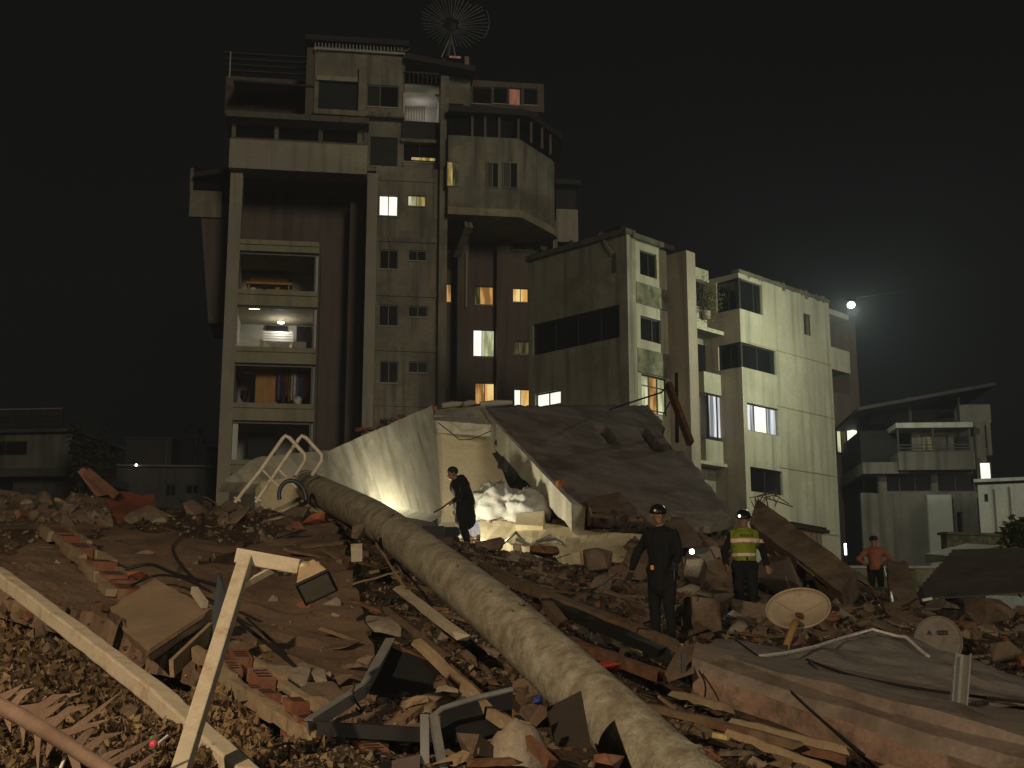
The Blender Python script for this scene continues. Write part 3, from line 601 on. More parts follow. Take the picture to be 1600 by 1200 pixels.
p0 = cc + V((-.05, 0, -.55)); mb = MB(); mb.tube([p0 - V((0, 0, .35)), p0 - V((0, 0, .3)), p0], [.14, .17, .2], 10); mb.build('pot', K['fin'], o)
# ---------------------------------------------------------------- ground and background buildings
gm = mat('ground_dirt', (.07, .055, .04), var=.4, sc=.4)
mb = MB(); mb.add([(-700, -60, 0), (700, -60, 0), (700, 1100, 0), (-700, 1100, 0)], [(0, 1, 2, 3)]); mb.build('ground', gm, None, kind='structure')
def flat(px, py, Y, yaw):
    p0 = at(px, py, Y); a = math.radians(yaw); return Fr((p0.x, p0.y), (math.cos(a), math.sin(a)), (math.sin(a), -math.cos(a)))
K['bg_wall'] = mat('far_wall', (.14, .13, .11), var=.3, sc=.6, streak=.8); K['bg_grey'] = mat('far_grey_wall', (.075, .07, .065), var=.3, sc=.5, streak=.7)
K['bg_white'] = mat('far_white_wall', (.42, .42, .38), var=.15, sc=.6, streak=.4)
K['leaf_dark'] = mat('dark_leaf', (.025, .028, .016), (.05, .055, .025), var=.4, sc=1.5, bump=0)
K['leaf_green'] = mat('bush_leaf', (.045, .07, .015), (.07, .10, .025), var=.4, sc=2, bump=0)
# house at the left edge
A = flat(60, 700, 62, -6)
ho = thing('low_house', 'low dark house with roof railing and pale upper wall at the left edge', 'house', A.pt(0, 0, -3))
def hp(fr, o, name, m, *b):
    mb = MB()
    for q in b: fr.pb(mb, *q)
    return mb.build(name, m, o)
def hwall(fr, o, m, x0, y0, x1, y1, d, wins, bottom=0, fm=None):
    r = fr.rect(x0, y0, x1, y1, d); hs = [fr.rect(*w[:4], d) for w in wins]
    wall_holes(MB(), fr, r[0], r[1], bottom if bottom is not None else r[2], r[3], hs, d - .3, d).build('wall', m, o)
    for w, h in zip(wins, hs): window(fr, h, d - .12, o, w[4], fm or K['frame_dark'], mull=w[5] if len(w) > 5 else (.5,))
hwall(A, ho, K['bg_wall'], -120, 676, 112, 732, 0, [(-60, 690, 42, 712, G, (.33, .66))], None)
hp(A, ho, 'slab', K['bg_grey'], (-120, 732, 118, 745, -6, .5)); hwall(A, ho, K['bg_grey'], -120, 745, 112, 800, -.5, [(-40, 752, 20, 770, G)])
hp(A, ho, 'core', K['dark'], (-118, 680, 110, 1000, -6, -1))
hp(A, ho, 'roof_slab', K['bg_grey'], (-120, 671, 116, 676, -6, .4))
for q in range(9): hp(A, ho, 'railing_post', K['frame_dark'], (-110 + q * 25.5, 640, -107.5 + q * 25.5, 671, -.1, 0))
for q in range(4): hp(A, ho, 'rail', K['frame'] if q == 0 else K['frame_dark'], (-112, 639 + q * 8, 97, 641 + q * 8, -.08, -.02))
hp(A, ho, 'terrace_wall', K['roofing'], (-112, 643, 97, 671, -1.5, -1.3))
# dark low buildings in the middle distance
A2 = flat(250, 750, 70, 4)
lo = thing('rendered_outbuilding', 'long low grey building behind the rubble left of the tower', 'building', A2.pt(0, 0, -3))
hwall(A2, lo, K['bg_grey'], 165, 729, 338, 785, 0, [(258, 757, 274, 775, G), (290, 757, 310, 772, G)])
hp(A2, lo, 'roof_slab', K['bg_wall'], (163, 726, 340, 729, -6, .25)); hp(A2, lo, 'core', K['dark'], (168, 733, 336, 1000, -6, -1))
hp(A2, lo, 'lit_doorway', K['lit_dim'], (166, 740, 176, 764, .01, .04))
o = thing('water_tank', 'dark square water tank housing on the low grey building', 'tank', A2.pt(A2.uv(233, 720, -2)[0], A2.uv(233, 727, -2)[1], -2))
hp(A2, o, 'body', K['roofing'], (196, 686, 268, 727, -4.5, -2)); hp(A2, o, 'lid', K['roofing'], (194, 682.5, 270, 686, -4.6, -1.9)); hp(A2, o, 'side_rib', K['bg_grey'], (258, 687, 262, 727, -1.99, -1.9))
o = thing('lamp_point', 'tiny bright white lamp on the edge of the low grey building', 'lamp', A2.pt(A2.uv(215, 728)[0], A2.uv(215, 728)[1], .35))
MB().sphere(A2.pt(A2.uv(215, 728)[0], A2.uv(215, 728)[1], .35), .07, 8, 6).build('bulb', K['lamp_glow'], o); hp(A2, o, 'holder', K['black'], (213.5, 729, 216.5, 732, .26, .34))
o = thing('utility_pole', 'thin dark utility pole with tangled fittings behind the outbuilding', 'pole', A2.pt(A2.uv(307, 800, -1)[0], 0, -1))
b0 = at(307, 735, 71); b1 = at(307, 668, 71); mb = MB(); mb.tube([V((b0.x, b0.y, 0)), b1], .11, 8); mb.build('pole', K['black'], o)
for q, (dx, dz, w) in enumerate(((0, -.5, 1.3), (0, -1.5, 1.0))): MB().bar(b1 + V((-w / 2, -.12, dz)), b1 + V((w / 2, -.12, dz)), .1, .1).build('cross_arm', K['black'], o)
for q in range(5): MB().hull([b1 + V((R.uniform(-.6, .6) * .4 + (q - 2) * .28, R.uniform(-.2, .2) - .2, -.2 - q % 3 * .6 + R.uniform(-.25, .25))) for _ in range(9)]).build('transformer', K['black'], o)
o = thing('roof_hut', 'tiny dark hut on the outbuilding roof beside the tower', 'hut', A2.pt(A2.uv(330, 720)[0], A2.uv(330, 727)[1], -1)); hp(A2, o, 'wall', K['bg_grey'], (322, 702, 336, 727, -2.5, -1)); hp(A2, o, 'roof', K['roofing'], (320, 698, 338, 702, -2.7, -.8))
# trees
def tree(name, label, base, height, rx, rz, cz, n, m, seed, group=None):
    r = random.Random(seed); o = thing(name, label, 'tree', base, group); base = V(base); tr = MB(); lf = MB()
    tr.tube([base, base + V((.1, 0, height * .3)), base + V((-.1, .1, height * .55)), base + V((.1, 0, height * .8))], [.26, .2, .13, .05], 7)
    clumps = []
    for k in range(16):
        a = r.uniform(0, 6.28); q = base + V((math.cos(a) * rx * r.uniform(.2, .85), math.sin(a) * rx * r.uniform(.2, .8), cz + rz * r.uniform(-.8, .8))); clumps.append(q)
        tr.tube([base + V((0, 0, height * r.uniform(.3, .6))), (base + q) / 2 + V((0, 0, height * .25)), q], [.07, .05, .02], 5)
    for k in range(n):
        c = r.choice(clumps); q = c + V((r.gauss(0, rx * .2), r.gauss(0, rx * .2), r.gauss(0, rz * .22)))
        e = V((r.uniform(-1, 1), r.uniform(-1, 1), r.uniform(-1, .4))).normalized() * r.uniform(.18, .36); f = e.orthogonal().normalized() * r.uniform(.06, .11)
        lf.add([q, q + e * .5 + f, q + e, q + e * .5 - f], [(0, 1, 2, 3)])
    tr.build('trunk', K['roofing'], o); lf.build('crown', m, o); return o
b = at(138, 700, 58); tree('dark_tree', 'dark drooping tree beside the house at the left edge', (b.x, b.y, 0), 12, .9, 1.7, b.z - .9, 2200, K['leaf_dark'], 3)
# house at the right
A3 = flat(1450, 740, 60, -4)
rh = thing('terraced_house', 'grey house with balcony windows and sloping roof behind the man in orange', 'house', A3.pt(0, 0, -3))
hwall(A3, rh, K['bg_wall'], 1425, 660, 1549, 712, 0, [(1440, 680, 1482, 704, [K['lit_dim'], GG]), (1490, 682, 1515, 704, G, ()), (1528, 666, 1541, 700, GG, ())], None)
hp(A3, rh, 'canopy', K['bg_white'], (1400, 660, 1520, 668, -4, .8)); hp(A3, rh, 'balcony', K['bg_wall'], (1404, 706, 1524, 734, -4, .8))
hp(A3, rh, 'side_glazing', K['dark'], (1345, 690, 1428, 725, -5, -1))
hp(A3, rh, 'side_parapet', K['bg_wall'], (1348, 722, 1420, 740, -5, .5))
for q, x in enumerate((1402, 1457, 1514)): hp(A3, rh, 'balcony_post', K['frame_dark'], (x, 668, x + 2.5, 706, .6, .7))
for y in (694, 699, 704): hp(A3, rh, 'balcony_rail', K['frame_dark'], (1404, y, 1515, y + 1.5, .62, .68))
hwall(A3, rh, K['bg_wall'], 1372, 734, 1532, 770, 0, [(1385, 740, 1455, 768, G, (.3, .65)), (1465, 740, 1522, 768, G, (.5,))], None)
hwall(A3, rh, K['bg_wall'], 1350, 770, 1532, 880, .25, [(1458, 797, 1464, 813, G, ()), (1496, 800, 1505, 840, G, ())])
hp(A3, rh, 'pier', K['bg_white'], (1456, 773, 1494, 1000, .25, .45)); hp(A3, rh, 'pier', K['bg_wall'], (1351, 770, 1371, 1000, .25, .5))
hp(A3, rh, 'upper_wall', K['bg_wall'], (1500, 632, 1548, 661, -1, 0)); hp(A3, rh, 'attic', K['dark'], (1360, 640, 1500, 662, -5, -1.5))
mb = MB(); q = A3.pt; U = lambda x: A3.uv(x, 640)[0]; Z = lambda y: A3.uv(1450, y)[1]
mb.hexa([q(U(1335), Z(645), .9), q(U(1550), Z(609), .9), q(U(1550), Z(609), -6), q(U(1335), Z(645), -6)], [q(U(1335), Z(640), .9), q(U(1550), Z(604), .9), q(U(1550), Z(604), -6), q(U(1335), Z(640), -6)]); mb.build('roof', K['roofing'], rh)
for x in (1420, 1497): hp(A3, rh, 'attic_post', K['roofing'], (x, 620, x + 4, 661, -.3, -.1))
window(A3, A3.rect(1530, 722, 1549, 757, .3), .33, rh, K['lit_white'], K['frame_dark'], mull=())
hp(A3, rh, 'side_wall', K['bg_wall'], (1533, 660, 1550, 1000, -5, .2)); hp(A3, rh, 'core', K['dark'], (1352, 672, 1530, 1000, -6, -.9))
# white annex and garden wall at the right edge
A4 = flat(1570, 790, 55, -22)
an = thing('white_annex', 'white plastered building with a small window at the right edge', 'building', A4.pt(0, 0, -2))
hwall(A4, an, K['bg_white'], 1530, 754, 1690, 835, 0, [(1538, 772, 1544, 784, G, ())], 0)
mb = MB(); u0, u1 = A4.uv(1522, 760)[0], A4.uv(1690, 760)[0]; z = A4.uv(1570, 752)[1]; mb.fbox(A4, u0, u1, z, z + .14, -2, .12); mb.build('roof_slab', K['bg_white'], an)
hp(A4, an, 'pipe', K['bg_wall'], (1553, 764, 1555, 832, 0, .06)); hp(A4, an, 'pipe', K['bg_wall'], (1577, 760, 1579, 830, 0, .06)); hp(A4, an, 'core', K['dark'], (1534, 775, 1690, 1000, -2, -.6))
A5 = flat(1540, 850, 42, 20)
gw = thing('garden_wall', 'stained dark garden wall below the white building', 'wall', A5.pt(0, 0, 0)); hp(A5, gw, 'wall', K['moss_lit_green'], (1482, 838, 1680, 930, -.3, 0)); hp(A5, gw, 'coping', K['bg_wall'], (1480, 834, 1680, 838, -.4, .1))
mb = MB(); c0, c1 = at(1497, 876, 38), at(1566, 864, 38); mb.hexa([c0, c1, c1 + V((0, 3, .1)), c0 + V((0, 3, .1))], [c0 + V((0, 0, .12)), c1 + V((0, 0, .22)), c1 + V((0, 3, .5)), c0 + V((0, 3, .4))]); mb.build('pale_board', K['bg_white'], None, 'pale board lying before the garden wall at the right', 'board')
b = at(1592, 860, 37); tree('green_bush', 'green leafy bush at the right edge below the white building', (b.x + .6, b.y, 0), 5, .9, .9, b.z - .1, 2200, K['leaf_green'], 5)
# lit low wall behind the man in orange
A6 = flat(1420, 900, 38, 3)
lw = thing('low_wall', 'low pale wall lit green behind the man in orange', 'wall', A6.pt(0, 0, 0)); hp(A6, lw, 'wall', K['moss_lit_green'], (1310, 888, 1490, 960, -.3, 0)); hp(A6, lw, 'coping', K['bg_white'], (1308, 884, 1492, 888, -.4, .08))  # green light on this pale wall is put into its render colour
# small wooden hut in front of the pale block
A7 = flat(1265, 835, 40, 12)
hu = thing('small_shed', 'small shed of vertical boards with a dark tiled roof against the pale block', 'shed', A7.pt(0, 0, 0))
wd = mat('shed_board', (.24, .20, .14), var=.35, sc=4, stretch=(3, 3, .3)); 
for q in range(6): hp(A7, hu, 'board', wd, (1238 + q * 8.2, 828, 1245.6 + q * 8.2, 960, -.04, 0))
mb = MB(); U = lambda x: A7.uv(x, 825)[0]; Z = lambda y: A7.uv(1262, y)[1]; q = A7.pt
mb.hexa([q(U(1232), Z(824), .25), q(U(1291), Z(834), .25), q(U(1291), Z(828), -2), q(U(1232), Z(818), -2)], [q(U(1232), Z(819), .25), q(U(1291), Z(829), .25), q(U(1291), Z(823), -2), q(U(1232), Z(813), -2)]); mb.build('roof', K['roofing'], hu)
for k in range(9): x = 1234 + k * 6.2; MB().bar(q(U(x), Z(818.5 + k), .27), q(U(x), Z(812.5 + k), -1.9), .09, .07).build('roof_tile', K['roofing'], hu)
o = thing('tube_lamp', 'short glowing tube lamp between the pale block and the man in orange', 'lamp', at(1321, 866, 39)); c = at(1321, 858, 39)
MB().tube([c - V((0, 0, .17)), c + V((0, 0, .17))], .035, 8).build('tube', K['lamp_glow'], o); MB().tube([V((c.x, c.y + .06, 0)), c + V((0, .06, .2))], .03, 6).build('post', K['black'], o)
# street lamp on the near pavement, out of the picture to the left: it gives the amber light in the foreground
o = thing('street_lamp', 'tall street lamp with amber light beside the rubble', 'street lamp', (-8, -4, 0))
MB().tube([(-8, -4, 0), (-8, -4, 8.4)], [.12, .07], 10).build('pole', K['metal'], o); MB().tube([(-8, -4, 8.4), (-7.6, -3.6, 8.8), (-6.8, -2.8, 8.9)], .045, 8).build('arm', K['metal'], o)
MB().bar((-7.0, -3, 8.88), (-6.4, -2.4, 8.88), .26, .12).build('head', K['black'], o)
lamp('street_light', 'SPOT', (-6.7, -2.7, 8.76), 8400, (1.0, .74, .46), o, .14, aim=(2, 11, 2.4), spot=105, blend=.9)
# ---------------------------------------------------------------- the rubble mound (height from points seen in the picture)
CP = [(-120, 800, 18.5), (0, 803, 18.5), (200, 803, 18.6), (430, 798, 19), (0, 912, 11), (200, 880, 13), (300, 1010, 10), (430, 900, 13), (550, 1010, 11), (600, 1110, 8.8),
      (0, 1060, 6.6), (200, 1080, 7.6), (370, 1215, 6.3), (0, 1215, 5.6), (200, 1215, 5.8), (-150, 1000, 7), (620, 1215, 7), (800, 1215, 7.3), (1000, 1215, 8), (900, 1085, 11), (720, 965, 13.5), (640, 868, 18.5), (500, 812, 20),
      (720, 842, 27), (800, 872, 25.5), (930, 890, 22), (1030, 1008, 16.8), (1160, 945, 20), (1240, 1010, 17), (1365, 946, 33), (1300, 908, 30), (1450, 968, 26), (1590, 958, 24),
      (1500, 1070, 14), (1610, 1110, 12), (1300, 1120, 11), (1200, 1215, 8.2), (1600, 1215, 8.6), (1060, 1050, 13), (1700, 1000, 20), (1800, 1150, 12), (900, 960, 17), (850, 905, 21)]
LOWER = {(0, 912): .4, (200, 880): .4, (300, 1010): .4, (430, 900): .35, (550, 1010): .35, (0, 803): .15, (200, 803): .15, (430, 798): .12, (600, 1110): .3, (1300, 1120): .5, (1500, 1070): .6, (1610, 1110): .7, (1600, 1215): .5, (1060, 1050): .3, (200, 1080): .2}
_pts = [at(*c) - V((0, 0, LOWER.get(c[:2], 0))) for c in CP]
_ex = [(-12, 26, 3.0), (-16, 20, 3.5), (-9, 36, 1.5), (-20, 34, .6), (0, 40, 2.6), (8, 40, 2.8), (14, 42, 2.0), (22, 34, 2.0), (24, 22, 2.2), (-3, 2.5, 1.7), (3, 2.5, 1.6), (-14, 8, 2.6), (14, 5, 1.7), (0, 46, .6), (-18, 46, .2), (22, 46, .6), (30, 46, .4), (4, 33, 4.2)]
_P = np.array([(p.x, p.y) for p in _pts] + [(e[0], e[1]) for e in _ex]); _Z = np.array([p.z for p in _pts] + [e[2] for e in _ex])
def _phi(r2): return np.where(r2 > 1e-9, r2 * np.log(r2 + 1e-12) * .5, 0)
_n = len(_P); _Kk = _phi(((_P[:, None] - _P[None]) ** 2).sum(-1)) + np.eye(_n) * .6
_A = np.zeros((_n + 3, _n + 3)); _A[:_n, :_n] = _Kk; _A[:_n, _n] = 1; _A[:_n, _n + 1:] = _P; _A[_n, :_n] = 1; _A[_n + 1:, :_n] = _P.T
_w = np.linalg.solve(_A, np.concatenate([_Z, [0, 0, 0]]))
def H0(x, y):
    r2 = (_P[:, 0] - x) ** 2 + (_P[:, 1] - y) ** 2
    return float(_phi(r2) @ _w[:_n] + _w[_n] + _w[_n + 1] * x + _w[_n + 2] * y)
def H(x, y):
    p = V((x * .55, y * .55, 1.7)); q = V((x * 2.3, y * 2.3, 4.1))
    return H0(x, y) + .22 * noise.noise(p) + .10 * noise.noise(q) + .05 * abs(noise.noise(V((x * 6, y * 6, 2))))
def hit(px, py, y0=4.0, y1=60.0):
    y = y0
    while y < y1:
        p = at(px, py, y)
        if p.z < H(p.x, p.y): return p
        y *= 1.012
    return at(px, py, y1)
NR, NC = 230, 300; vs = []
for i in range(NR):
    y = 3.2 * (48 / 3.2) ** (i / (NR - 1))
    for j in range(NC):
        x = (y + 3) * (-.58 + 1.16 * j / (NC - 1)); e = min(1, max(0, (47.5 - y) / 5)); vs.append((x, y, H(x, y) * e - .3 * (1 - e)))
K['dirt'] = mat('rubble_dirt', (.080, .053, .034), (.13, .09, .06), var=.5, sc=1.1, dirt=(.035, .024, .016), dsc=1.7, dth=.54, bump=.9, bsc=9, bdist=.08, rough=.95, spec=.15)  # dirt, darkened to stand in for shadow in the gaps between rubble
mb = MB(); mb.add(vs, [(i * NC + j, i * NC + j + 1, (i + 1) * NC + j + 1, (i + 1) * NC + j) for i in range(NR - 1) for j in range(NC - 1)], True)
me = bpy.data.meshes.new('rubble_mound'); me.from_pydata(mb.v, [], mb.f); me.polygons.foreach_set('use_smooth', [True] * len(me.polygons))
tag(link('rubble_mound', me, K['dirt']), kind='structure')
# ---------------------------------------------------------------- the collapsed house
K['panel'] = mat('stained_panel', (.50, .48, .40), (.62, .59, .48), var=.25, sc=1.2, streak=.8, dirt=(.30, .28, .22), dsc=.9, dth=.56, bump=.2, bsc=18)
K['plaster'] = mat('cream_plaster', (.64, .56, .38), var=.1, sc=.9, bump=.1, bsc=10, dirt=(.42, .36, .24), dsc=.7, dth=.64)
K['roof_top'] = mat('felted_roof', (.21, .175, .16), (.31, .265, .24), var=.45, sc=1.3, dirt=(.09, .065, .055), dsc=.8, dth=.53, bump=.6, bsc=8, bdist=.05)
K['concrete'] = mat('broken_concrete', (.27, .235, .185), (.36, .32, .26), var=.35, sc=2.2, dirt=(.14, .10, .07), dsc=1.5, dth=.56, bump=.6, bsc=14, bdist=.04)
K['conc_brown'] = mat('dusty_concrete', (.17, .125, .088), (.24, .18, .13), var=.4, sc=2.0, dirt=(.08, .055, .037), dsc=1.5, dth=.55, bump=.7, bsc=14, bdist=.04)
K['brick'] = mat('terracotta_brick', (.17, .065, .035), (.25, .105, .06), var=.35, sc=4, bump=.4, bsc=30, dirt=(.20, .15, .11), dsc=3, dth=.58)
K['orange'] = mat('orange_tile', (.30, .10, .04), var=.25, sc=4, bump=.2)
K['timber'] = mat('weathered_timber', (.13, .085, .05), (.21, .15, .09), var=.4, sc=3, stretch=(2, 2, 2), bump=.4, bsc=20)
K['timber_pale'] = mat('pale_timber', (.25, .18, .11), (.36, .275, .18), var=.3, sc=3, bump=.3, bsc=25)
K['rust'] = mat('rusty_steel', (.11, .055, .03), (.19, .09, .045), var=.5, sc=8, rough=.8, bump=.3)
K['dark_metal'] = mat('dark_metal', (.05, .052, .055), var=.3, sc=5, rough=.45, metal=.5, bump=.1)
def patch(name, m, c, nu, nv, th, parent=None, wob=.03, ragged=(0, 0, 0, 0), holes=(), seed=1, smooth=False, **k):
    """bilinear sheet between four corners (c00,c10,c11,c01), with thickness, uneven face and ragged edges"""
    c = [V(q) for q in c]; nrm = (c[1] - c[0]).cross(c[3] - c[0]).normalized()
    if nrm.dot(V((0, 0, EYE)) - c[0]) < 0 and abs(nrm.z) < .5: nrm = -nrm
    if nrm.z < 0 and abs(nrm.z) >= .5: nrm = -nrm
    r = random.Random(seed); mb = MB(); g = {}
    def P(a, b): return (c[0] * (1 - a) + c[1] * a) * (1 - b) + (c[3] * (1 - a) + c[2] * a) * b
    e0 = [r.uniform(0, 1) for _ in range(max(nu, nv) + 2)]
    for i in range(nu + 1):
        for j in range(nv + 1):
            a, b = i / nu, j / nv
            if j == 0: b -= ragged[0] * (noise.noise(V((i * .7, seed, 0))) * .5 + .5 * e0[i])
            if j == nv: b += ragged[2] * (noise.noise(V((i * .7, seed, 5))) * .5 + .5 * e0[-i - 1])
            if i == 0: a -= ragged[3] * (noise.noise(V((j * .7, seed, 9))) * .5 + .5 * e0[j])
            if i == nu: a += ragged[1] * (noise.noise(V((j * .7, seed, 14))) * .5 + .5 * e0[-j - 1])
            q = P(a, b); q = q + nrm * (wob * (noise.noise(q * .8) + .6 * noise.noise(q * 2.7)))
            g[i, j] = q
    keep = lambda i, j: 0 <= i < nu and 0 <= j < nv and not any(h[0] <= (i + .5) / nu <= h[1] and h[2] <= (j + .5) / nv <= h[3] for h in holes)
    off = -nrm * th; idx = {}
    vs = []
    for kk, q in g.items(): idx[kk] = len(vs); vs.append(q)
    n0 = len(vs); vs += [q + off for q in vs[:n0]]; fs = []
    for i in range(nu):
        for j in range(nv):
            if not keep(i, j): continue
            a, b, cc, d = idx[i, j], idx[i + 1, j], idx[i + 1, j + 1], idx[i, j + 1]
            fs += [(a, b, cc, d), (n0 + d, n0 + cc, n0 + b, n0 + a)]
            for (ii, jj, x, y) in ((i, j - 1, a, b), (i + 1, j, b, cc), (i, j + 1, cc, d), (i - 1, j, d, a)):
                if not keep(ii, jj): fs.append((x, y, n0 + y, n0 + x))
    mb.add(vs, fs, smooth); return mb.build(name, m, parent, **k)
hs = thing('collapsed_house', 'collapsed concrete house with tilted roof slab and leaning stained wall panel', 'building', at(800, 830, 29))
# leaning stained panel and its tongue
patch('leaning_panel', K['panel'], [at(497, 765, 23.2), at(690, 806, 29.3), at(676, 634, 30.6), at(496, 712, 24)], 22, 12, .28, hs, wob=.014, ragged=(0, .0, .02, 0), seed=2)
patch('panel_tongue', K['panel'], [at(352, 752, 21.5), at(512, 762, 23.6), at(512, 704, 24.2), at(398, 716, 22.6)], 12, 5, .25, hs, wob=.04, ragged=(.05, 0, .05, .04), seed=3)
patch('buried_panel', K['plaster'], [at(408, 800, 21.5), at(505, 800, 22.5), at(505, 740, 23), at(408, 752, 22)], 6, 4, .2, hs, wob=.03)
for k, (x, y) in enumerate(((565, 672), (572, 676), (580, 673), (596, 668), (607, 664), (618, 657), (628, 652))):
    q = at(x, y, 25.0 + (x - 497) * .031); MB().hull([q + V((R.uniform(-.13, .13), R.uniform(-.2, .05), R.uniform(-.07, .07))) for _ in range(10)]).build('brick', K['brick'], hs)
# inner room wall, top ledge
patch('room_wall', K['plaster'], [at(690, 815, 29.6), at(812, 815, 30.6), at(758, 655, 32), at(678, 648, 31.4)], 10, 10, .2, hs, wob=.02, seed=5)
patch('ceiling_ledge', K['panel'], [at(678, 656, 31.0), at(768, 664, 31.0), at(758, 634, 32.2), at(680, 641, 32.2)], 10, 3, .3, hs, wob=.03, ragged=(.1, 0, .15, 0), seed=6)
MB().tube([at(684, 660, 30.6), at(700, 672, 30.5), at(718, 687, 30.5), at(735, 687, 30.5), at(768, 673, 30.4)], .012, 5).build('loose_wire', K['black'], hs)
for k, (x0, x1, y) in enumerate(((690, 722, 632), (724, 742, 630), (750, 800, 630))):
    MB().tube([at(x0, y + 2, 32.2), at((x0 + x1) / 2, y, 32.3), at(x1, y - 1, 32.4)], [.07, .09, .06], 7).build('roll_moulding', K['panel'], hs)
MB().hull([at(678 + R.uniform(-7, 8), 637 + R.uniform(-5, 5), 30.6 + R.uniform(-.2, .2)) for _ in range(14)]).build('roof_tile', K['orange'], hs)
# tilted roof slab with three slots
RC = [at(897, 785, 25.6), at(1148, 812, 27.2), at(1012, 634, 37.2), at(757, 635, 32.2)]
def inpatch(px, py):
    best = None
    for i in range(60):
        for j in range(60):
            a, b = i / 59, j / 59; q = (RC[0] * (1 - a) + RC[1] * a) * (1 - b) + (RC[3] * (1 - a) + RC[2] * a) * b
            d = q - V((0, 0, EYE)); t = d.y * _cp + d.z * _sp; x = 800 + FPX * d.x / t; y = 600 - FPX * (-d.y * _sp + d.z * _cp) / t
            e = (x - px) ** 2 + (y - py) ** 2
            if best is None or e < best[0]: best = (e, a, b)
    return best[1:]
hl = []
for (x0, y0, x1, y1) in ((935, 668, 960, 690), (1000, 675, 1026, 698), (1036, 674, 1062, 698)):
    a0, b0 = inpatch(x0, y0); a1, b1 = inpatch(x1, y1)
    hl.append((min(a0, a1) - .015, max(a0, a1) + .015, min(b0, b1) - .03, max(b0, b1) + .03))
patch('roof_slab', K['roof_top'], RC, 54, 44, .42, hs, wob=.035, ragged=(.02, .04, .03, 0), holes=hl, seed=8, smooth=True)
# pale broken edge of the roof slab, facing the room
e0, e1 = at(752, 640, 31.9), at(893, 790, 25.3); nn = V((-.55, -.6, -.35)).normalized(); mb = MB(); N_ = 16; vs = []
for i in range(N_ + 1):
    t = i / N_; q = e0.lerp(e1, t); w = .10 * noise.noise(V((i * 1.3, 3, 1)))
    vs += [q + V((0, 0, .04)), q + V((0, 0, -.62 - w + .14 * t)), q + V((.25, .35, -.62 - w)), q + V((.3, .35, .0))]
mb.add(vs, [(i * 4 + k, i * 4 + (k + 1) % 4, i * 4 + 4 + (k + 1) % 4, i * 4 + 4 + k) for i in range(N_) for k in range(4)] + [(3, 2, 1, 0), tuple(N_ * 4 + k for k in range(4))]); mb.build('roof_edge', K['panel'], hs)
MB().hull([at(876 + R.uniform(-9, 9), 755 + R.uniform(-7, 9), 25.7 + R.uniform(-.1, .1)) for _ in range(14)]).build('brick', K['orange'], hs)
# dark wreckage hanging under the edge
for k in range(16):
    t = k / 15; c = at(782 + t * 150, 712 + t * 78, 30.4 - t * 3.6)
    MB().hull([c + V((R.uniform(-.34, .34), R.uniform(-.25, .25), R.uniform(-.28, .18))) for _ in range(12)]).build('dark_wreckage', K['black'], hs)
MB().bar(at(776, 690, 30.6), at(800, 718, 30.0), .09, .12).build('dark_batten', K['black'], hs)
# floor slab in front of the room
patch('floor_slab', K['plaster'], [at(752, 842, 26.2), at(1010, 880, 23.4), at(1010, 838, 24.6), at(752, 806, 27.6)], 24, 3, .3, hs, wob=.05, ragged=(.14, .02, .05, .02), seed=11)
patch('floor_top', K['concrete'], [at(760, 812, 27.2), at(1130, 850, 24.0), at(1120, 806, 27.5), at(800, 792, 29.6)], 26, 8, .25, hs, wob=.10, ragged=(.05, .03, .05, .03), seed=12)
patch('cracked_beam', K['conc_brown'], [at(985, 880, 23.0), at(1150, 892, 22.2), at(1150, 852, 23), at(985, 842, 23.8)], 12, 3, .4, hs, wob=.06, ragged=(.1, .02, .1, .02), seed=13)
patch('fallen_board', K['conc_brown'], [at(925, 802, 24.6), at(1005, 812, 24.3), at(968, 768, 25.8), at(918, 778, 25.6)], 6, 5, .07, hs, wob=.03, seed=14)
patch('grey_plate', K['concrete'], [at(1052, 832, 23), at(1146, 812, 24.6), at(1128, 797, 25.6), at(1048, 799, 24.6)], 10, 5, .14, hs, wob=.05, ragged=(.1, .05, .1, .02), seed=15)
patch('tan_plate', K['conc_brown'], [at(1042, 850, 21.8), at(1096, 842, 22.2), at(1068, 808, 23), at(1048, 808, 23)], 6, 5, .1, hs, wob=.04, ragged=(.1, .05, .1, .02), seed=16)
# white sheeting and the blue cloth
K['sheet'] = mat('white_sheeting', (.42, .42, .40), var=.15, sc=2, rough=.6, bump=.3, bsc=5, bdist=.06)
K['bluecloth'] = mat('blue_cloth', (.12, .12, .24), (.45, .44, .48), var=.4, sc=3, stretch=(4, 4, .6), bump=.3)
def lump(name, m, c, sx, sy, sz, label, cat, seed, n=26, amp=.3, freq=2.2):
    mb = MB(); mm = n // 2; vs = []; c = V(c)
    for i in range(mm + 1):
        th = math.pi * .62 * i / mm
        for k in range(n):
            d = V((math.sin(th) * math.cos(2 * math.pi * k / n), math.sin(th) * math.sin(2 * math.pi * k / n), math.cos(th)))
            f = 1 + amp * noise.noise(d * freq + V((seed, 0, 0))) + amp * .8 * abs(noise.noise(d * freq * 2.3 + V((0, seed, 0)))) + amp * .3 * abs(noise.noise(d * freq * 6 + V((0, 0, seed))))
            vs.append(c + V((d.x * sx * f, d.y * sy * f, d.z * sz * f)))
    mb.add(vs, [(i * n + k, (i + 1) * n + k, (i + 1) * n + (k + 1) % n, i * n + (k + 1) % n) for i in range(mm) for k in range(n)], True)
    return mb.build(name, m, None, label, cat)
lump('sheeting_heap', K['sheet'], at(782, 800, 27.6), .55, .5, .50, 'heap of crumpled white plastic sheeting on the floor slab', 'sheeting', 3, 44, .42, 2.6)
lump('white_sack', K['sheet'], at(826, 803, 27.0), .45, .4, .46, 'bulging white sack to the right of the crumpled sheeting', 'sack', 9, 40, .3, 2.6)
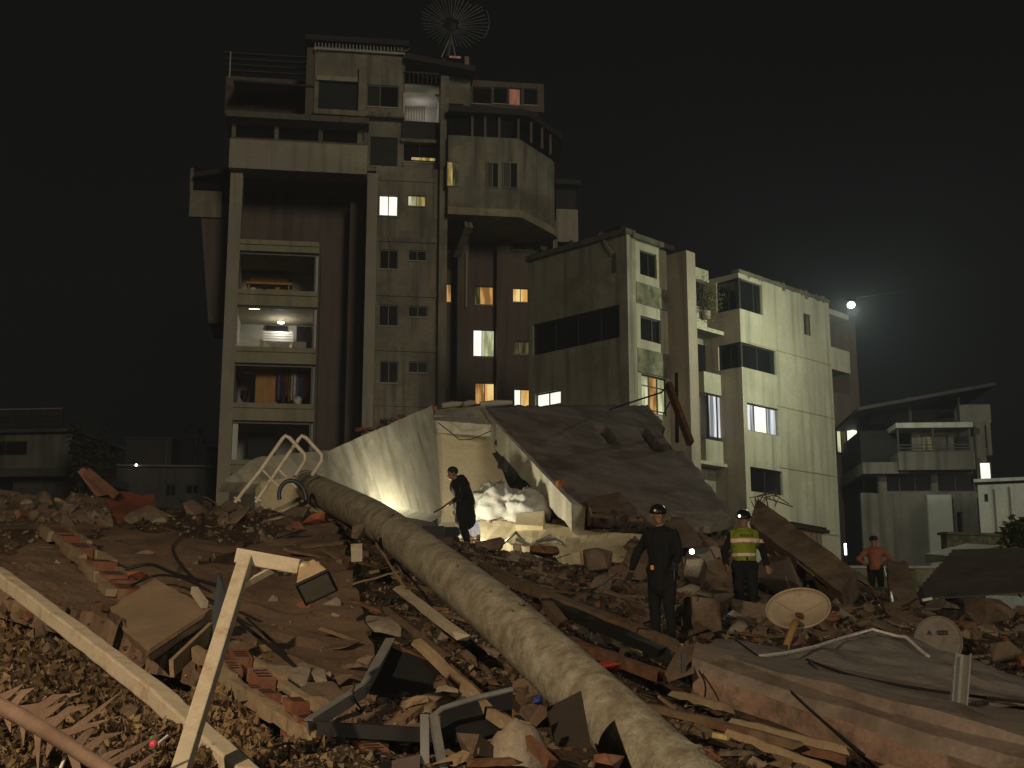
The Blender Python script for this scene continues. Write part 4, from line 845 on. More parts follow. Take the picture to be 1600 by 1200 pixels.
lump('blue_blanket', K['bluecloth'], at(758, 824, 27.9), .34, .3, .52, 'blue and pale striped blanket hanging beside the hooded worker', 'blanket', 5, 36, .35, 2.2)
patch('pale_carton', K['plaster'], [at(806, 820, 26.2), at(848, 822, 26.0), at(850, 798, 26.4), at(806, 802, 26.6)], 4, 3, .3, None, wob=.02, label='pale crumpled carton under the white sack on the floor slab', cat='carton')
# wires and lit yellow rubble in the gap under the floor slab
o = None
for k, pts in enumerate(([(788, 848, 25.6), (806, 832, 25.2), (818, 846, 25.2)], [(806, 842, 25), (830, 852, 25), (862, 836, 25)], [(838, 846, 25), (868, 842, 24.8), (880, 850, 24.6)])):
    MB().tube([at(*q) for q in pts], .03, 6).build('bent_rod', K['metal'], None, ['short kinked', 'long sagging', 'thin flat'][k] + ' bent metal rod in the dark gap under the floor slab', 'rod', 'rods under the floor slab')
yel = mat('yellow_scrap', (.42, .36, .14), (.55, .48, .2), var=.4, sc=6, bump=.5)  # yellow of the lit rubble is put into the colour of these scraps
for k in range(60):
    t = R.random(); q = hit(798 + t * 100, 862 + 6 * math.sin(t * 9) + R.uniform(-4, 4), 20)
    MB().hull([q + V((R.uniform(-.12, .12), R.uniform(-.12, .12), R.uniform(-.03, .1))) for _ in range(8)]).build('lit_yellow_scrap', yel, None, 'small yellow scrap in the strip of lit debris under the floor slab', 'scrap', 'yellow scraps under the floor slab')
# worklight standing behind the fallen pole, lighting the room
wl = at(678, 838, 26.0); o = thing('work_light', 'small work light on a stand hidden behind the fallen pole', 'lamp', V((wl.x, wl.y, wl.z - .7)))
MB().tube([wl - V((0, 0, .75)), wl], .02, 6).build('stand', K['black'], o); MB().bar(wl + V((-.22, -.2, .02)), wl + V((.22, -.2, .02)), .08, .34).build('housing', K['black'], o)
lamp('work_light_beam', 'POINT', wl + V((0, .02, .05)), 330, (1.0, .91, .64), o, .18)
# leaning beam at the right, its broken top, rods
patch('leaning_beam', K['conc_brown'], [at(1172, 818, 25), at(1312, 920, 22.5), at(1332, 888, 23), at(1184, 780, 25.6)], 16, 3, .5, None, wob=.07, ragged=(.05, .02, .08, .02), seed=17, label='thick brown beam leaning down to the right of the policeman', cat='beam')
for k in range(7):
    a = at(1178 + k * 2, 792, 25.3); MB().tube([a, a + V((R.uniform(-.1, .15), R.uniform(-.2, .2), .2)), a + V((R.uniform(.1, .5), 0, R.uniform(.15, .3))), a + V((R.uniform(.2, .7), 0, R.uniform(-.2, .2)))], .012, 4).build('bent_rebar', K['rust'], None, 'thin bent rebar curling from the top of the leaning beam', 'rebar', 'rebar at the leaning beam')
MB().bar(at(1044, 600, 34.5), at(1079, 693, 33.5), .14, .2).build('rusty_post', K['rust'], None, 'rusty diagonal post sticking up at the back edge of the fallen roof', 'post')
MB().bar(at(1057, 584, 35), at(1058, 690, 34.2), .10, .12).build('dark_upright', K['black'], None, 'dark upright batten behind the rusty post at the fallen roof', 'post')
MB().tube([at(952, 640, 34.6), at(1000, 624, 34.6), at(1034, 613, 34.4), at(1045, 598, 34.4)], .025, 5).build('stray_cable', K['black'], None, 'black cable rising from the fallen roof ridge to the rusty post', 'cable')
MB().tube([at(1045, 605, 34.4), at(1052, 618, 34.4), at(1036, 648, 34.4)], .02, 5).build('drooping_wire', K['black'], None, 'short wire drooping from the top of the rusty post', 'wire')
# twin white handrails
wp = mat('white_rail', (.66, .60, .48), var=.15, sc=6, rough=.5, bump=.1, dirt=(.35, .25, .15), dsc=5, dth=.62)
for k, dx in enumerate((0, 26)):
    Y = 20.2 + k * .3; o = thing('bent_handrail', ['front', 'rear'][k] + ' of two bent white tubular handrails standing up by the panel', 'handrail', at(368 + dx * 1.2, 784, Y))
    pts = [at(367 + dx * 1.25, 785, Y), at(407 + dx, 735, Y), at(441 + dx, 686, Y), at(446 + dx, 681, Y), at(452 + dx, 684, Y), at(476 + dx, 710, Y + .15), at(477 + dx, 719, Y + .15), at(462 + dx, 742, Y + .3)]
    MB().tube(pts, .032, 8).build('tube', wp, o); MB().tube([at(407 + dx, 731, Y), at(437 + dx, 762, Y + .1)], .02, 6).build('brace', wp, o); MB().tube([at(366 + dx * 1.25, 777, Y), at(376 + dx * 1.25, 783, Y)], .02, 6).build('foot', wp, o)
MB().tube([at(457 + 21 * math.cos(a), 777 - 26 * math.sin(a) + 3 * math.cos(a), 19.8) for a in [math.pi * (-.02 + 1.1 * k / 16) for k in range(17)]], .035, 8).build('rubber_hose', mat('blue_black_rubber', (.03, .04, .06), rough=.4, bump=0), None, 'arched dark blue hose in front of the grey panel tongue', 'hose')
# ---------------------------------------------------------------- the fallen concrete pole
K['pole'] = mat('mottled_pole', (.34, .32, .24), (.64, .62, .50), var=.5, sc=5.5, dirt=(.17, .14, .10), dsc=5.0, dth=.54, bump=.7, bsc=26, bdist=.03, fine=.8, stretch=(1.6, .7, 1))
_c = [(478, 758, 22.8), (540, 788, 19.2), (600, 821, 16.8), (752, 938, 12.2), (853, 1027, 10.4), (1000, 1164, 8.6), (1110, 1268, 7.6)]
_q = [at(*c) for c in _c]; path = []
for i in range(len(_q) - 1):                      # smooth curve through the points
    a, b, c, d = _q[max(i - 1, 0)], _q[i], _q[i + 1], _q[min(i + 2, len(_q) - 1)]
    for k in range(10):
        t = k / 10; path.append(.5 * ((2 * b) + (c - a) * t + (2 * a - 5 * b + 4 * c - d) * t * t + (3 * b - a - 3 * c + d) * t ** 3))
path.append(_q[-1])
po = thing('concrete_pole', 'long mottled round concrete pole lying diagonally across the rubble', 'pole', (path[30].x, path[30].y, path[30].z - .25))
MB().tube(path, [.255 - .03 * i / len(path) + .004 * noise.noise(V((i * .7, 0, 0))) for i in range(len(path))], 28).build('shaft', K['pole'], po)
for i in (54, 57): MB().tube([path[i], path[i].lerp(path[i + 1], .35)], .236, 28).build('collar', K['pole'], po)
MB().tube([path[0] + (path[0] - path[1]) * .3, path[1]], .27, 28).build('end_cap', K['concrete'], po)
# ---------------------------------------------------------------- foreground wreckage
K['slab_brown'] = mat('dirt_covered_slab', (.165, .108, .070), (.23, .155, .105), var=.35, sc=1.2, dirt=(.075, .047, .03), dsc=1.0, dth=.57, bump=.5, bsc=14, bdist=.03)
K['white_dusty'] = mat('dusty_white_paint', (.44, .39, .30), (.58, .52, .41), var=.2, sc=5, rough=.7, bump=.15, dirt=(.26, .195, .13), dsc=5, dth=.56)
K['glass_sheet'] = mat('dusty_glass', (.06, .075, .085), var=.3, rough=.2, bump=0, spec=.6)
K['plaster_edge'] = mat('pale_plaster', (.22, .17, .11), (.33, .265, .17), var=.3, sc=5, bump=.5, bsc=20, dirt=(.22, .15, .09), dsc=4, dth=.56)
K['red'] = mat('red_plastic', (.42, .04, .025), var=.2, rough=.4, bump=.05)
K['leaf_dry'] = mat('dry_leaf', (.17, .11, .055), (.29, .2, .105), var=.5, sc=6, bump=.2)
K['cavity_shade'] = mat('brick_cavity_shade', (.045, .02, .012), bump=0)  # dark plates on solid bricks, colour standing in for shaded hollows
K['tin'] = mat('dark_tin', (.075, .07, .062), var=.4, sc=2, rough=.6, bump=.2)
# big dirt-covered slab with a row of smaller debris on it
fs = thing('fallen_roof_slab', 'large dirt-covered slab sloping down towards the lamp post at left', 'slab', at(250, 960, 12))
patch('slab', K['slab_brown'], [at(0, 915, 11.2), at(610, 1118, 8.9), at(520, 818, 18.6), at(-140, 806, 18.8)], 60, 40, .22, fs, wob=.09, ragged=(.04, .03, .02, .0), seed=21)
# white beam
mb = MB(); pts = [at(-6, 896, 10.0), at(120, 990, 8.4), at(250, 1090, 7.1), at(385, 1216, 5.95)]
path = [pts[i].lerp(pts[i + 1], k / 9) + V((.004 * noise.noise(V((i * 9 + k, 7, 0))), 0, .006 * noise.noise(V(((i * 9 + k) * .6, 1, 0))))) for i in range(3) for k in range(9)] + [pts[3]]
mb.sweep(path, .11, .10, rough=.05, jag=.05, seed=4)
mb.build('concrete_kerb_beam', K['white_dusty'], None, 'long pale concrete beam running from the left edge down to the lamp post', 'beam', bevel=.012)
# lamp post with its floodlight, leaning, unlit
b0, b1, b2, b3 = at(268, 1250, 5.5), at(386, 868, 6.8), at(470, 886, 6.75), at(374, 918, 6.6)
lp = thing('floodlight_post', 'leaning white square lamp post with an unlit floodlight on its arm', 'lamp post', b0)
MB().bar(b0, b1, .07, .07, (0, 1, .3)).build('post', K['white_dusty'], lp, bevel=.006)
MB().bar(b1 + V((-.05, 0, .0)), b2, .078, .078).build('arm', K['white_dusty'], lp, bevel=.006)
MB().bar(b3, at(437, 884, 6.82), .03, .03).build('brace', K['white_dusty'], lp)
hc = at(490, 905, 6.7); ax = V((.32, -.60, -.56)).normalized(); sx = V((.9, .0, .35)); sx = (sx - ax * sx.dot(ax)).normalized(); sy = ax.cross(sx)
def hq(a, b, c): return hc + sx * a * .84 + sy * b * .84 + ax * c * 1.15
fh = mat('floodlight_housing', (.40, .30, .19), var=.25, sc=9, rough=.55, metal=.3, bump=.15)
hd = MB(); hd.hexa([hq(-.05, -.05, -.09), hq(.05, -.05, -.09), hq(.05, .05, -.09), hq(-.05, .05, -.09)], [hq(-.105, -.085, .05), hq(.105, -.085, .05), hq(.105, .085, .05), hq(-.105, .085, .05)])
hd = hd.build('housing', fh, lp, bevel=.01)
mb = MB(); 
for (x0, x1, y0, y1) in ((-.110, .110, -.090, -.079), (-.110, .110, .079, .090), (-.110, -.098, -.079, .079), (.098, .110, -.079, .079)): mb.hexa([hq(x0, y0, .05), hq(x1, y0, .05), hq(x1, y1, .05), hq(x0, y1, .05)], [hq(x0, y0, .068), hq(x1, y0, .068), hq(x1, y1, .068), hq(x0, y1, .068)])
mb.build('bezel', K['black'], lp); MB().hexa([hq(-.0975, -.0785, .051), hq(.0975, -.0785, .051), hq(.0975, .0785, .051), hq(-.0975, .0785, .051)], [hq(-.0975, -.0785, .060), hq(.0975, -.0785, .060), hq(.0975, .0785, .060), hq(-.0975, .0785, .060)]).build('lens', mat('dusty_lens', (.34, .30, .22), rough=.3, var=.3), lp)
MB().tube([b2, b2 + (hc - b2) * .5 + V((0, 0, .03)), hq(0, 0, -.09)], .032, 8).build('bracket', fh, lp); MB().tube([hq(-.07, 0, -.06), hq(.07, 0, -.06)], .03, 8).build('pivot', fh, lp)
for k in range(4): MB().hexa([hq(-.06 + k * .036, -.055, -.085), hq(-.052 + k * .036, -.055, -.085), hq(-.052 + k * .036, -.08, .03), hq(-.06 + k * .036, -.08, .03)], [hq(-.06 + k * .036, -.07, -.085), hq(-.052 + k * .036, -.07, -.085), hq(-.052 + k * .036, -.095, .03), hq(-.06 + k * .036, -.095, .03)]).build('fin', fh, lp)
# fallen brick walls: plaster edges with hollow bricks between
def brick_strip(name, label, pts, w, n, rows=2):
    o = thing(name, label, 'wall', at(*pts[len(pts) // 2])); P = [at(*q) for q in pts]
    def along(t):
        f = t * (len(P) - 1); i = min(int(f), len(P) - 2); return P[i].lerp(P[i + 1], f - i), (P[i + 1] - P[i]).normalized()
    for s in (-1, 1):
        for k in range(n):
            if R.random() < .16: continue
            a, t = along(k / n); b, _ = along(min(1, (k + .97) / n)); x = t.cross(V((0, 0, 1))).normalized()
            off = x * (s * w * (.5 + R.uniform(-.05, .1))) + V((0, 0, R.uniform(-.01, .03)))
            h_ = R.uniform(.025, .06); g = .024 + R.uniform(0, .02)
            mb = MB(); mb.hull([a + off + x * g * R.uniform(.7, 1.3) * q + V((0, 0, z * h_)) + t * R.uniform(-.015, .015) for q in (-1, 1) for z in (-1, 1)] + [b + off + x * g * R.uniform(.6, 1.4) * q + V((0, 0, z * h_ * R.uniform(.7, 1.2))) for q in (-1, 1) for z in (-1, 1)]); mb.build('plaster_edge', K['plaster_edge'], o)
    nb = int(n * 1.4); core = MB()
    for k in range(nb):
        a, t = along((k + .06) / nb); b, _ = along((k + .94) / nb); x = t.cross(V((0, 0, 1))).normalized(); z = x.cross(t)
        for r_ in range(rows):
            if R.random() < .3: continue
            a_, b_ = a, b; a = a + V((R.uniform(-.025, .025), R.uniform(-.03, .03), R.uniform(-.03, .02))); b = b + V((R.uniform(-.025, .025), R.uniform(-.03, .03), R.uniform(-.03, .02)))
            c = x * ((r_ - (rows - 1) / 2) * w / rows); hb = w / rows * .42; zt = R.uniform(.02, .08)
            mb = MB(); mb.hexa([a + c - x * hb - z * .08, b + c - x * hb - z * .08, b + c + x * hb - z * .08, a + c + x * hb - z * .08], [a + c - x * hb + z * zt, b + c - x * hb + z * zt, b + c + x * hb + z * zt, a + c + x * hb + z * zt]); br = mb.build('brick', K['brick'], o)
            for g in (.25, .5, .75):
                q = a.lerp(b, g) + c + z * (zt + .004); e = t * (b - a).length * .055; MB().hexa([q - e - x * hb * .7 - z * .02, q + e - x * hb * .7 - z * .02, q + e + x * hb * .7 - z * .02, q - e + x * hb * .7 - z * .02], [q - e - x * hb * .7, q + e - x * hb * .7, q + e + x * hb * .7, q - e + x * hb * .7]).build('cavity_shade', K['cavity_shade'], br)
brick_strip('fallen_brick_wall', 'strip of broken brick wall with pale plaster edges lying under the lamp floodlight', [(335, 1020, 9.4), (430, 1090, 8.3), (520, 1150, 7.5), (590, 1215, 6.9)], .32, 12, 2)
brick_strip('fallen_brick_wall', 'short strip of broken brick wall lying on the dirt slab at upper left', [(88, 832, 15.6), (150, 880, 13.4), (205, 928, 11.9)], .28, 8, 1)
patch('fallen_plaster_slab', K['conc_brown'], [at(330, 1075, 8.5), at(500, 1222, 6.6), at(430, 1225, 6.4), at(300, 1085, 8.2)], 14, 4, .12, None, wob=.04, ragged=(.1, .05, .2, .05), seed=23, label='mossy strip of broken plaster along the lower side of the brick wall', cat='plaster')
# door panel, glass sheet, props
patch('plywood_board', mat('tan_door', (.20, .145, .095), (.25, .185, .125), var=.2, sc=2, bump=.15), [at(162, 958, 11.0), at(232, 1016, 9.5), at(328, 950, 10.4), at(240, 905, 11.6)], 10, 8, .08, None, wob=.02, ragged=(.04, .0, .05, .05), seed=24, label='tan plywood door leaf lying tilted on the dirt slab left of the lamp post', cat='board')
patch('door_edge_board', K['timber'], [at(233, 1022, 9.45), at(318, 965, 10.1), at(324, 955, 10.2), at(236, 1012, 9.5)], 8, 2, .05, None, wob=.01, label='dark edge board along the front of the tan door panel', cat='board')
mb = MB(); mb.hexa([at(326, 1005, 9.6), at(343, 1012, 9.5), at(352, 930, 9.7), at(341, 896, 9.9)], [at(331, 1003, 9.75), at(348, 1010, 9.65), at(356, 928, 9.8), at(345, 894, 10.0)]); mb.build('glass_sheet', K['glass_sheet'], None, 'upright sliver of dark glass beside the lamp post', 'glass')
mb = MB(); mb.bar(at(330, 985, 9.7), at(268, 1045, 8.9), .03, .12); mb.build('wooden_prop', K['timber_pale'], None, 'short wooden prop under the corner of the tan door', 'prop')
mb = MB(); mb.bar(at(303, 922, 10.7), at(320, 945, 10.4), .05, .06); mb.build('white_batten', K['white_dusty'], None, 'short white batten standing at the top of the tan door', 'batten')
mb = MB(); c = at(212, 900, 12.4); mb.hull([c + V((R.uniform(-.12, .12), R.uniform(-.1, .1), R.uniform(-.03, .05))) for _ in range(12)]); mb.build('orange_scrap', K['orange'], None, 'orange plastic scrap above the tan door', 'scrap')
# flat tiles and slabs on the floor of the slab
for k, (c, lab) in enumerate((([(404, 1075, 8.9), (470, 1090, 8.6), (485, 1042, 9.5), (420, 1040, 9.6)], 'rounded tan slab fragment near the lamp post below the floodlight'), ([(455, 1088, 8.4), (540, 1088, 8.4), (520, 1062, 8.9), (480, 1064, 8.9)], 'tan slab fragment beside the exposed bricks'), ([(460, 1040, 9.6), (510, 1060, 9.2), (505, 1045, 9.5), (475, 1035, 9.8)], 'small tan flake behind the slab fragments'), ([(565, 975, 12), (625, 985, 11.7), (620, 965, 12.2), (570, 962, 12.3)], 'oval tan flake left of the pole'))):
    patch('slab_fragment', K['concrete'] if k != 1 else K['conc_brown'], [at(*q) for q in c], 6, 5, .05, None, wob=.02, ragged=(.15, .1, .15, .1), seed=30 + k, label=lab, cat='slab')
# bent aluminium channel, black bar, metal posts, dark panels
ch = mat('aluminium_channel', (.30, .31, .31), var=.25, sc=6, rough=.4, metal=.6, bump=.1)
o = thing('bent_channel', 'bent grey metal channel rising from the brick wall towards the pole', 'metal channel', at(482, 1140, 7.4)); q = [at(480, 1136, 7.3), at(570, 1078, 7.8), at(608, 1008, 8.4)]
for i in range(2): MB().bar(q[i], q[i + 1], .012, .085).build('web', ch, o); MB().bar(q[i] + V((.01, -.03, .04)), q[i + 1] + V((.01, -.03, .04)), .06, .012).build('flange', ch, o)
patch('dark_screen', K['black'], [at(576, 1082, 7.9), at(660, 1092, 7.9), at(690, 1040, 8.3), at(611, 1012, 8.45)], 6, 5, .02, None, wob=.02, label='dark sheet hanging inside the bent metal channel', cat='sheet')
MB().bar(at(612, 1008, 8.4), at(735, 1068, 8.6), .05, .03).build('thin_rail', K['rust'], None, 'thin rusty rail from the top of the bent channel to the long plank', 'rail')
MB().bar(at(495, 1138, 7.2), at(728, 1152, 7.3), .08, .075).build('black_bar', K['black'], None, 'straight black metal bar lying across in front of the brick wall', 'bar')
patch('tan_board', K['slab_brown'], [at(520, 1138, 7.35), at(700, 1150, 7.4), at(675, 1070, 8.3), at(545, 1085, 8.2)], 10, 6, .04, None, wob=.03, ragged=(.05, .05, .05, .05), seed=40, label='tan board behind the black metal bar', cat='board')
for k, (a, b, lab) in enumerate((((664, 1225, 6.75), (663, 1118, 6.95), 'left'), ((696, 1225, 6.75), (677, 1118, 6.95), 'right'))): MB().bar(at(*a), at(*b), .045, .03).build('frame_upright', ch, None, lab + ' of two metal frame uprights at the bottom of the picture', 'upright')
MB().tube([at(674, 1122, 6.95), at(690, 1108, 7.0), at(740, 1092, 7.1), at(800, 1078, 7.2)], .018, 6).build('curved_rod', ch, None, 'curved metal rod joining the right frame upright', 'rod')
patch('black_screen', K['black'], [at(690, 1165, 6.95), at(800, 1140, 7.2), at(800, 1068, 7.5), at(690, 1105, 7.2)], 6, 5, .03, None, wob=.02, label='black glossy panel behind the metal frame uprights', cat='panel')
patch('purple_panel', mat('mauve_panel', (.10, .075, .075), var=.2), [at(612, 1215, 6.6), at(656, 1215, 6.6), at(656, 1178, 6.8), at(612, 1188, 6.8)], 3, 3, .03, None, wob=.005, label='small mauve panel at the bottom beside the frame upright', cat='panel')
patch('black_wedge', K['black'], [at(530, 1222, 6.55), at(612, 1222, 6.6), at(612, 1186, 6.85), at(560, 1196, 6.8)], 4, 3, .03, None, wob=.01, label='black wedge-shaped sheet at the bottom under the black bar', cat='sheet')
# planks
def plank(name, m, a, b, w, h, label, cat='plank', twist=(0, 0, 1)):
    mb = MB(); n_ = 8; a, b = at(*a), at(*b)
    mb.sweep([a.lerp(b, k / n_) + V((.010 * noise.noise(V((k * .8, len(label), 3))), 0, .016 * noise.noise(V((k * .8, len(label), 0))))) for k in range(n_ + 1)], w, h, twist, .14, min(.14, w * 1.2), len(label))
    return mb.build(name, m, None, label, cat)
plank('split_plank', K['timber_pale'], (650, 1002, 8.6), (788, 1132, 7.0), .05, .055, 'pale splintered plank end rising beside the pole')
plank('split_plank', K['rust'], (700, 1044, 8.2), (862, 1192, 6.6), .035, .06, 'rust-coloured plank running along the pale splintered plank')
plank('split_plank', K['timber'], (768, 1085, 8.0), (850, 1160, 7.3), .035, .03, 'thin brown lath right of the rust-coloured plank')
plank('roof_batten', K['timber'], (600, 950, 12.5), (700, 1030, 9.6), .05, .04, 'brown batten lying between the pole and the bent channel')
plank('pale_lath', K['white_dusty'], (622, 918, 13.5), (720, 995, 11.2), .10, .05, 'whitish broken lath lying parallel to the pole on its left')
plank('thin_stick', K['timber_pale'], (574, 828, 16.5), (632, 918, 13.2), .02, .02, 'thin pale stick leaning on the pole near its far end', 'stick')
plank('thin_stick', K['timber_pale'], (553, 912, 13.6), (622, 893, 14), .018, .018, 'thin pale stick lying across below the white card', 'stick')
for k, (a, b, m) in enumerate((((752, 882, 20), (905, 952, 16), 'timber'), ((770, 900, 18), (1000, 985, 14.5), 'timber'), ((850, 940, 15.5), (1040, 1022, 13), 'black'), ((855, 945, 15), (880, 975, 14), 'timber'), ((880, 1000, 13.6), (1010, 1052, 12.2), 'timber'), ((905, 1010, 13), (1040, 1060, 11.8), 'rust'), ((860, 935, 16), (1060, 1010, 14), 'timber'))):
    plank('roof_timber', K[m], a, b, .16 if k in (2, 6) else .12, .10, ['brown timber lying nearest the pole top on its right', 'long brown timber lying along the right of the pole', 'long black beam sloping down to the man in dark clothes', 'short stub under the end of the black beam', 'brown timber above the red cloth', 'rusty timber nearest the red cloth', 'brown timber just behind the long black beam'][k], 'timber')
MB().hull([at(955 + R.uniform(-25, 25), 1042 + R.uniform(-9, 9) + 0, 11.6 + R.uniform(-.2, .2)) for _ in range(16)]).build('red_cloth', K['red'], None, 'bright red cloth half hidden on the right of the pole', 'cloth')
MB().hull([at(1010 + R.uniform(-18, 18), 1012 + R.uniform(-6, 6), 16.2 + R.uniform(-.2, .2)) for _ in range(12)]).build('yellow_foil', yel, None, 'yellow foil scraps at the feet of the man in dark clothes', 'foil')
for k in range(6): x = 1000 + k * 12; MB().hull([at(x + R.uniform(-9, 9), 1016 + R.uniform(-7, 7) - k, 15.4 + R.uniform(-.1, .1)) for _ in range(7)]).build('yellow_foil', yel, None, ['first', 'second', 'third', 'fourth', 'fifth', 'sixth'][k] + ' yellow scrap from the left below the feet of the man in dark clothes', 'foil', 'yellow scraps by the man')
# dark square, round concrete lump, blue cap
patch('dark_board', mat('dark_brown_board', (.035, .026, .022), var=.3), [at(866, 1152, 7.7), at(922, 1156, 7.6), at(908, 1080, 8.2), at(854, 1106, 8.2)], 4, 4, .05, None, wob=.01, label='dark square board leaning on the pole', cat='board')
lump('concrete_lump', K['concrete'], at(812, 1190, 7.0), .15, .15, .2, 'rounded grey concrete lump at the bottom under the rusty plank', 'lump', 13, 20, .22, 1.8)
MB().hull([at(745 + R.uniform(-34, 34), 1168 + R.uniform(-24, 20), 6.9 + R.uniform(-.12, .12)) for _ in range(14)]).build('concrete_shard', K['conc_brown'], None, 'pointed brown concrete shard left of the rounded lump', 'shard')
MB().hull([at(838 + R.uniform(-12, 12), 1092 + R.uniform(-8, 10), 8.1 + R.uniform(-.1, .1)) for _ in range(14)]).build('blue_bucket', mat('blue_plastic', (.02, .03, .14), rough=.4), None, 'small dark blue plastic bucket beside the dark square board', 'bucket')
MB().hull([at(950 + R.uniform(-30, 28), 1190 + R.uniform(-16, 20), 7.6 + R.uniform(-.15, .15)) for _ in range(16)]).build('terracotta_block', K['brick'], None, 'dusty terracotta block at the bottom against the pole', 'block')
# white card, broken block on a stick near the far end of the pole
MB().hexa([at(549, 878, 14.6), at(566, 877, 14.6), at(566, 849, 14.8), at(548, 850, 14.8)], [at(549, 878, 14.7), at(566, 877, 14.7), at(566, 849, 14.9), at(548, 850, 14.9)]).build('white_card', K['white_dusty'], None, 'white rectangular card standing in the debris left of the pole', 'card')
MB().hull([at(560 + R.uniform(-13, 13), 832 + R.uniform(-18, 14), 15.2 + R.uniform(-.15, .15)) for _ in range(16)]).build('mauve_block', K['conc_brown'], None, 'upright broken block above the white card', 'block')
MB().hull([at(493 + R.uniform(-22, 20), 810 + R.uniform(-14, 12), 18.5 + R.uniform(-.2, .2)) for _ in range(14)]).build('orange_slab', K['orange'], None, 'orange broken tile slab left of the pole far end', 'tile')
# orange sheet and red beam on the left ridge
patch('orange_tarpaulin', mat('rust_red_tarpaulin', (.11, .034, .018), (.18, .055, .03), var=.4, sc=2, bump=.4, bsc=6), [at(165, 812, 18.2), at(244, 812, 18.2), at(240, 772, 18.8), at(160, 774, 18.8)], 14, 8, .25, None, wob=.12, ragged=(.05, .05, .1, .1), seed=44, label='crumpled rust-red tarpaulin on the left ridge of the rubble', cat='tarpaulin')
o = thing('red_beam', 'reddish broken beam jutting up from the rust-red tarpaulin', 'beam', at(165, 775, 18.6)); rb_ = mat('red_painted_beam', (.22, .10, .08), (.30, .15, .12), var=.3, sc=3)
MB().hexa([at(150, 776, 18.6), at(176, 772, 18.6), at(178, 766, 18.9), at(152, 770, 18.9)], [at(121, 737, 18.4), at(130, 730, 18.4), at(136, 731, 18.7), at(126, 738, 18.7)]).build('flange', rb_, o); MB().bar(at(137, 737, 18.45), at(184, 776, 18.5), .22, .12).build('web', K['rust'], o)
patch('tan_slab', K['conc_brown'], [at(-20, 806, 17.8), at(100, 812, 17.8), at(58, 772, 18.8), at(-20, 764, 18.8)], 10, 5, .2, None, wob=.08, ragged=(.05, .05, .1, 0), seed=45, label='tan broken slab on the ridge at the left edge', cat='slab')
patch('mauve_slab', K['conc_brown'], [at(84, 812, 17.9), at(176, 812, 17.9), at(160, 778, 18.7), at(112, 770, 18.7)], 8, 5, .2, None, wob=.07, ragged=(.05, .05, .1, 0), seed=46, label='mauve-brown broken slab in front of the reddish beam', cat='slab')
# ---- right foreground: sagging concrete canopy
K['canopy'] = mat('pinkish_canopy', (.19, .15, .125), (.28, .23, .195), var=.4, sc=2.0, dirt=(.09, .068, .052), dsc=1.6, dth=.54, bump=.35, bsc=14)
K['canopy_edge'] = mat('salmon_edge', (.25, .165, .12), (.33, .22, .16), var=.35, sc=3, bump=.6, dirt=(.08, .055, .042), dsc=2.4, dth=.55)
cn = thing('collapsed_canopy', 'long sagging concrete canopy with salmon front edge at lower right', 'canopy', at(1300, 1110, 10)); N_ = 30; top = []; mid = []; low = []; back = []
for k in range(N_ + 1):
    t = k / N_; Y = 11.4 - 2.6 * t; x = 1082 + 600 * t
    back.append(at(x + 6 - 10 * t, 1006 + 172 * t + 12 * math.sin(t * 3.1), Y + .35)); top.append(at(x, 1030 + 176 * t + 8 * math.sin(t * 3), Y)); mid.append(at(x - 2, 1048 + 190 * t + 7 * math.sin(t * 3), Y - .06)); low.append(at(x + 2, 1082 + 225 * t, Y - .05 + .02 * noise.noise(V((k * .8, 0, 0)))))
def strip(name, m, A_, B_, th, parent):
    mb = MB(); n_ = len(A_); d = V((.0, .12, -.04)) * (th / .12); vs = list(A_) + list(B_) + [q + d for q in A_] + [q + d for q in B_]; f = []
    for i in range(n_ - 1): f += [(i, i + 1, n_ + i + 1, n_ + i), (2 * n_ + i, 3 * n_ + i, 3 * n_ + i + 1, 2 * n_ + i + 1), (i, 2 * n_ + i, 2 * n_ + i + 1, i + 1), (n_ + i, n_ + i + 1, 3 * n_ + i + 1, 3 * n_ + i)]
    f += [(0, n_, 3 * n_, 2 * n_), (n_ - 1, 3 * n_ - 1, 4 * n_ - 1, 2 * n_ - 1)]; mb.add([q + V((0, 0, .03 * noise.noise(q * 2.1) + .015 * noise.noise(q * 7))) for q in vs], f, False); return mb.build(name, m, parent)
strip('top_moulding', K['canopy'], back, top, .1, cn); strip('fascia', K['canopy'], top, mid, .1, cn); strip('front_edge', K['canopy_edge'], mid, low, .14, cn)
MB().hexa([at(1038, 1052, 11.5), at(1086, 1040, 11.4), at(1086, 1004, 12), at(1060, 1012, 12)], [at(1044, 1066, 11.2), at(1084, 1052, 11.2), at(1088, 1024, 11.6), at(1062, 1030, 11.6)]).build('end_plate', K['conc_brown'], cn)
MB().bar(at(1068, 1058, 11.3), at(1068, 1022, 11.3), .05, .04).build('end_stud', K['dark_metal'], cn); MB().hexa([at(1072, 1070, 11.4), at(1088, 1070, 11.4), at(1088, 1042, 11.4), at(1072, 1042, 11.4)], [at(1072, 1070, 11.8), at(1088, 1070, 11.8), at(1088, 1042, 11.8), at(1072, 1042, 11.8)]).build('end_hole', K['dark'], cn)
patch('canopy_roof', K['canopy'], [at(1085, 1012, 11.8), at(1680, 1172, 9.2), at(1660, 1088, 13), at(1120, 996, 14.5)], 40, 12, .12, cn, wob=.05, seed=50)
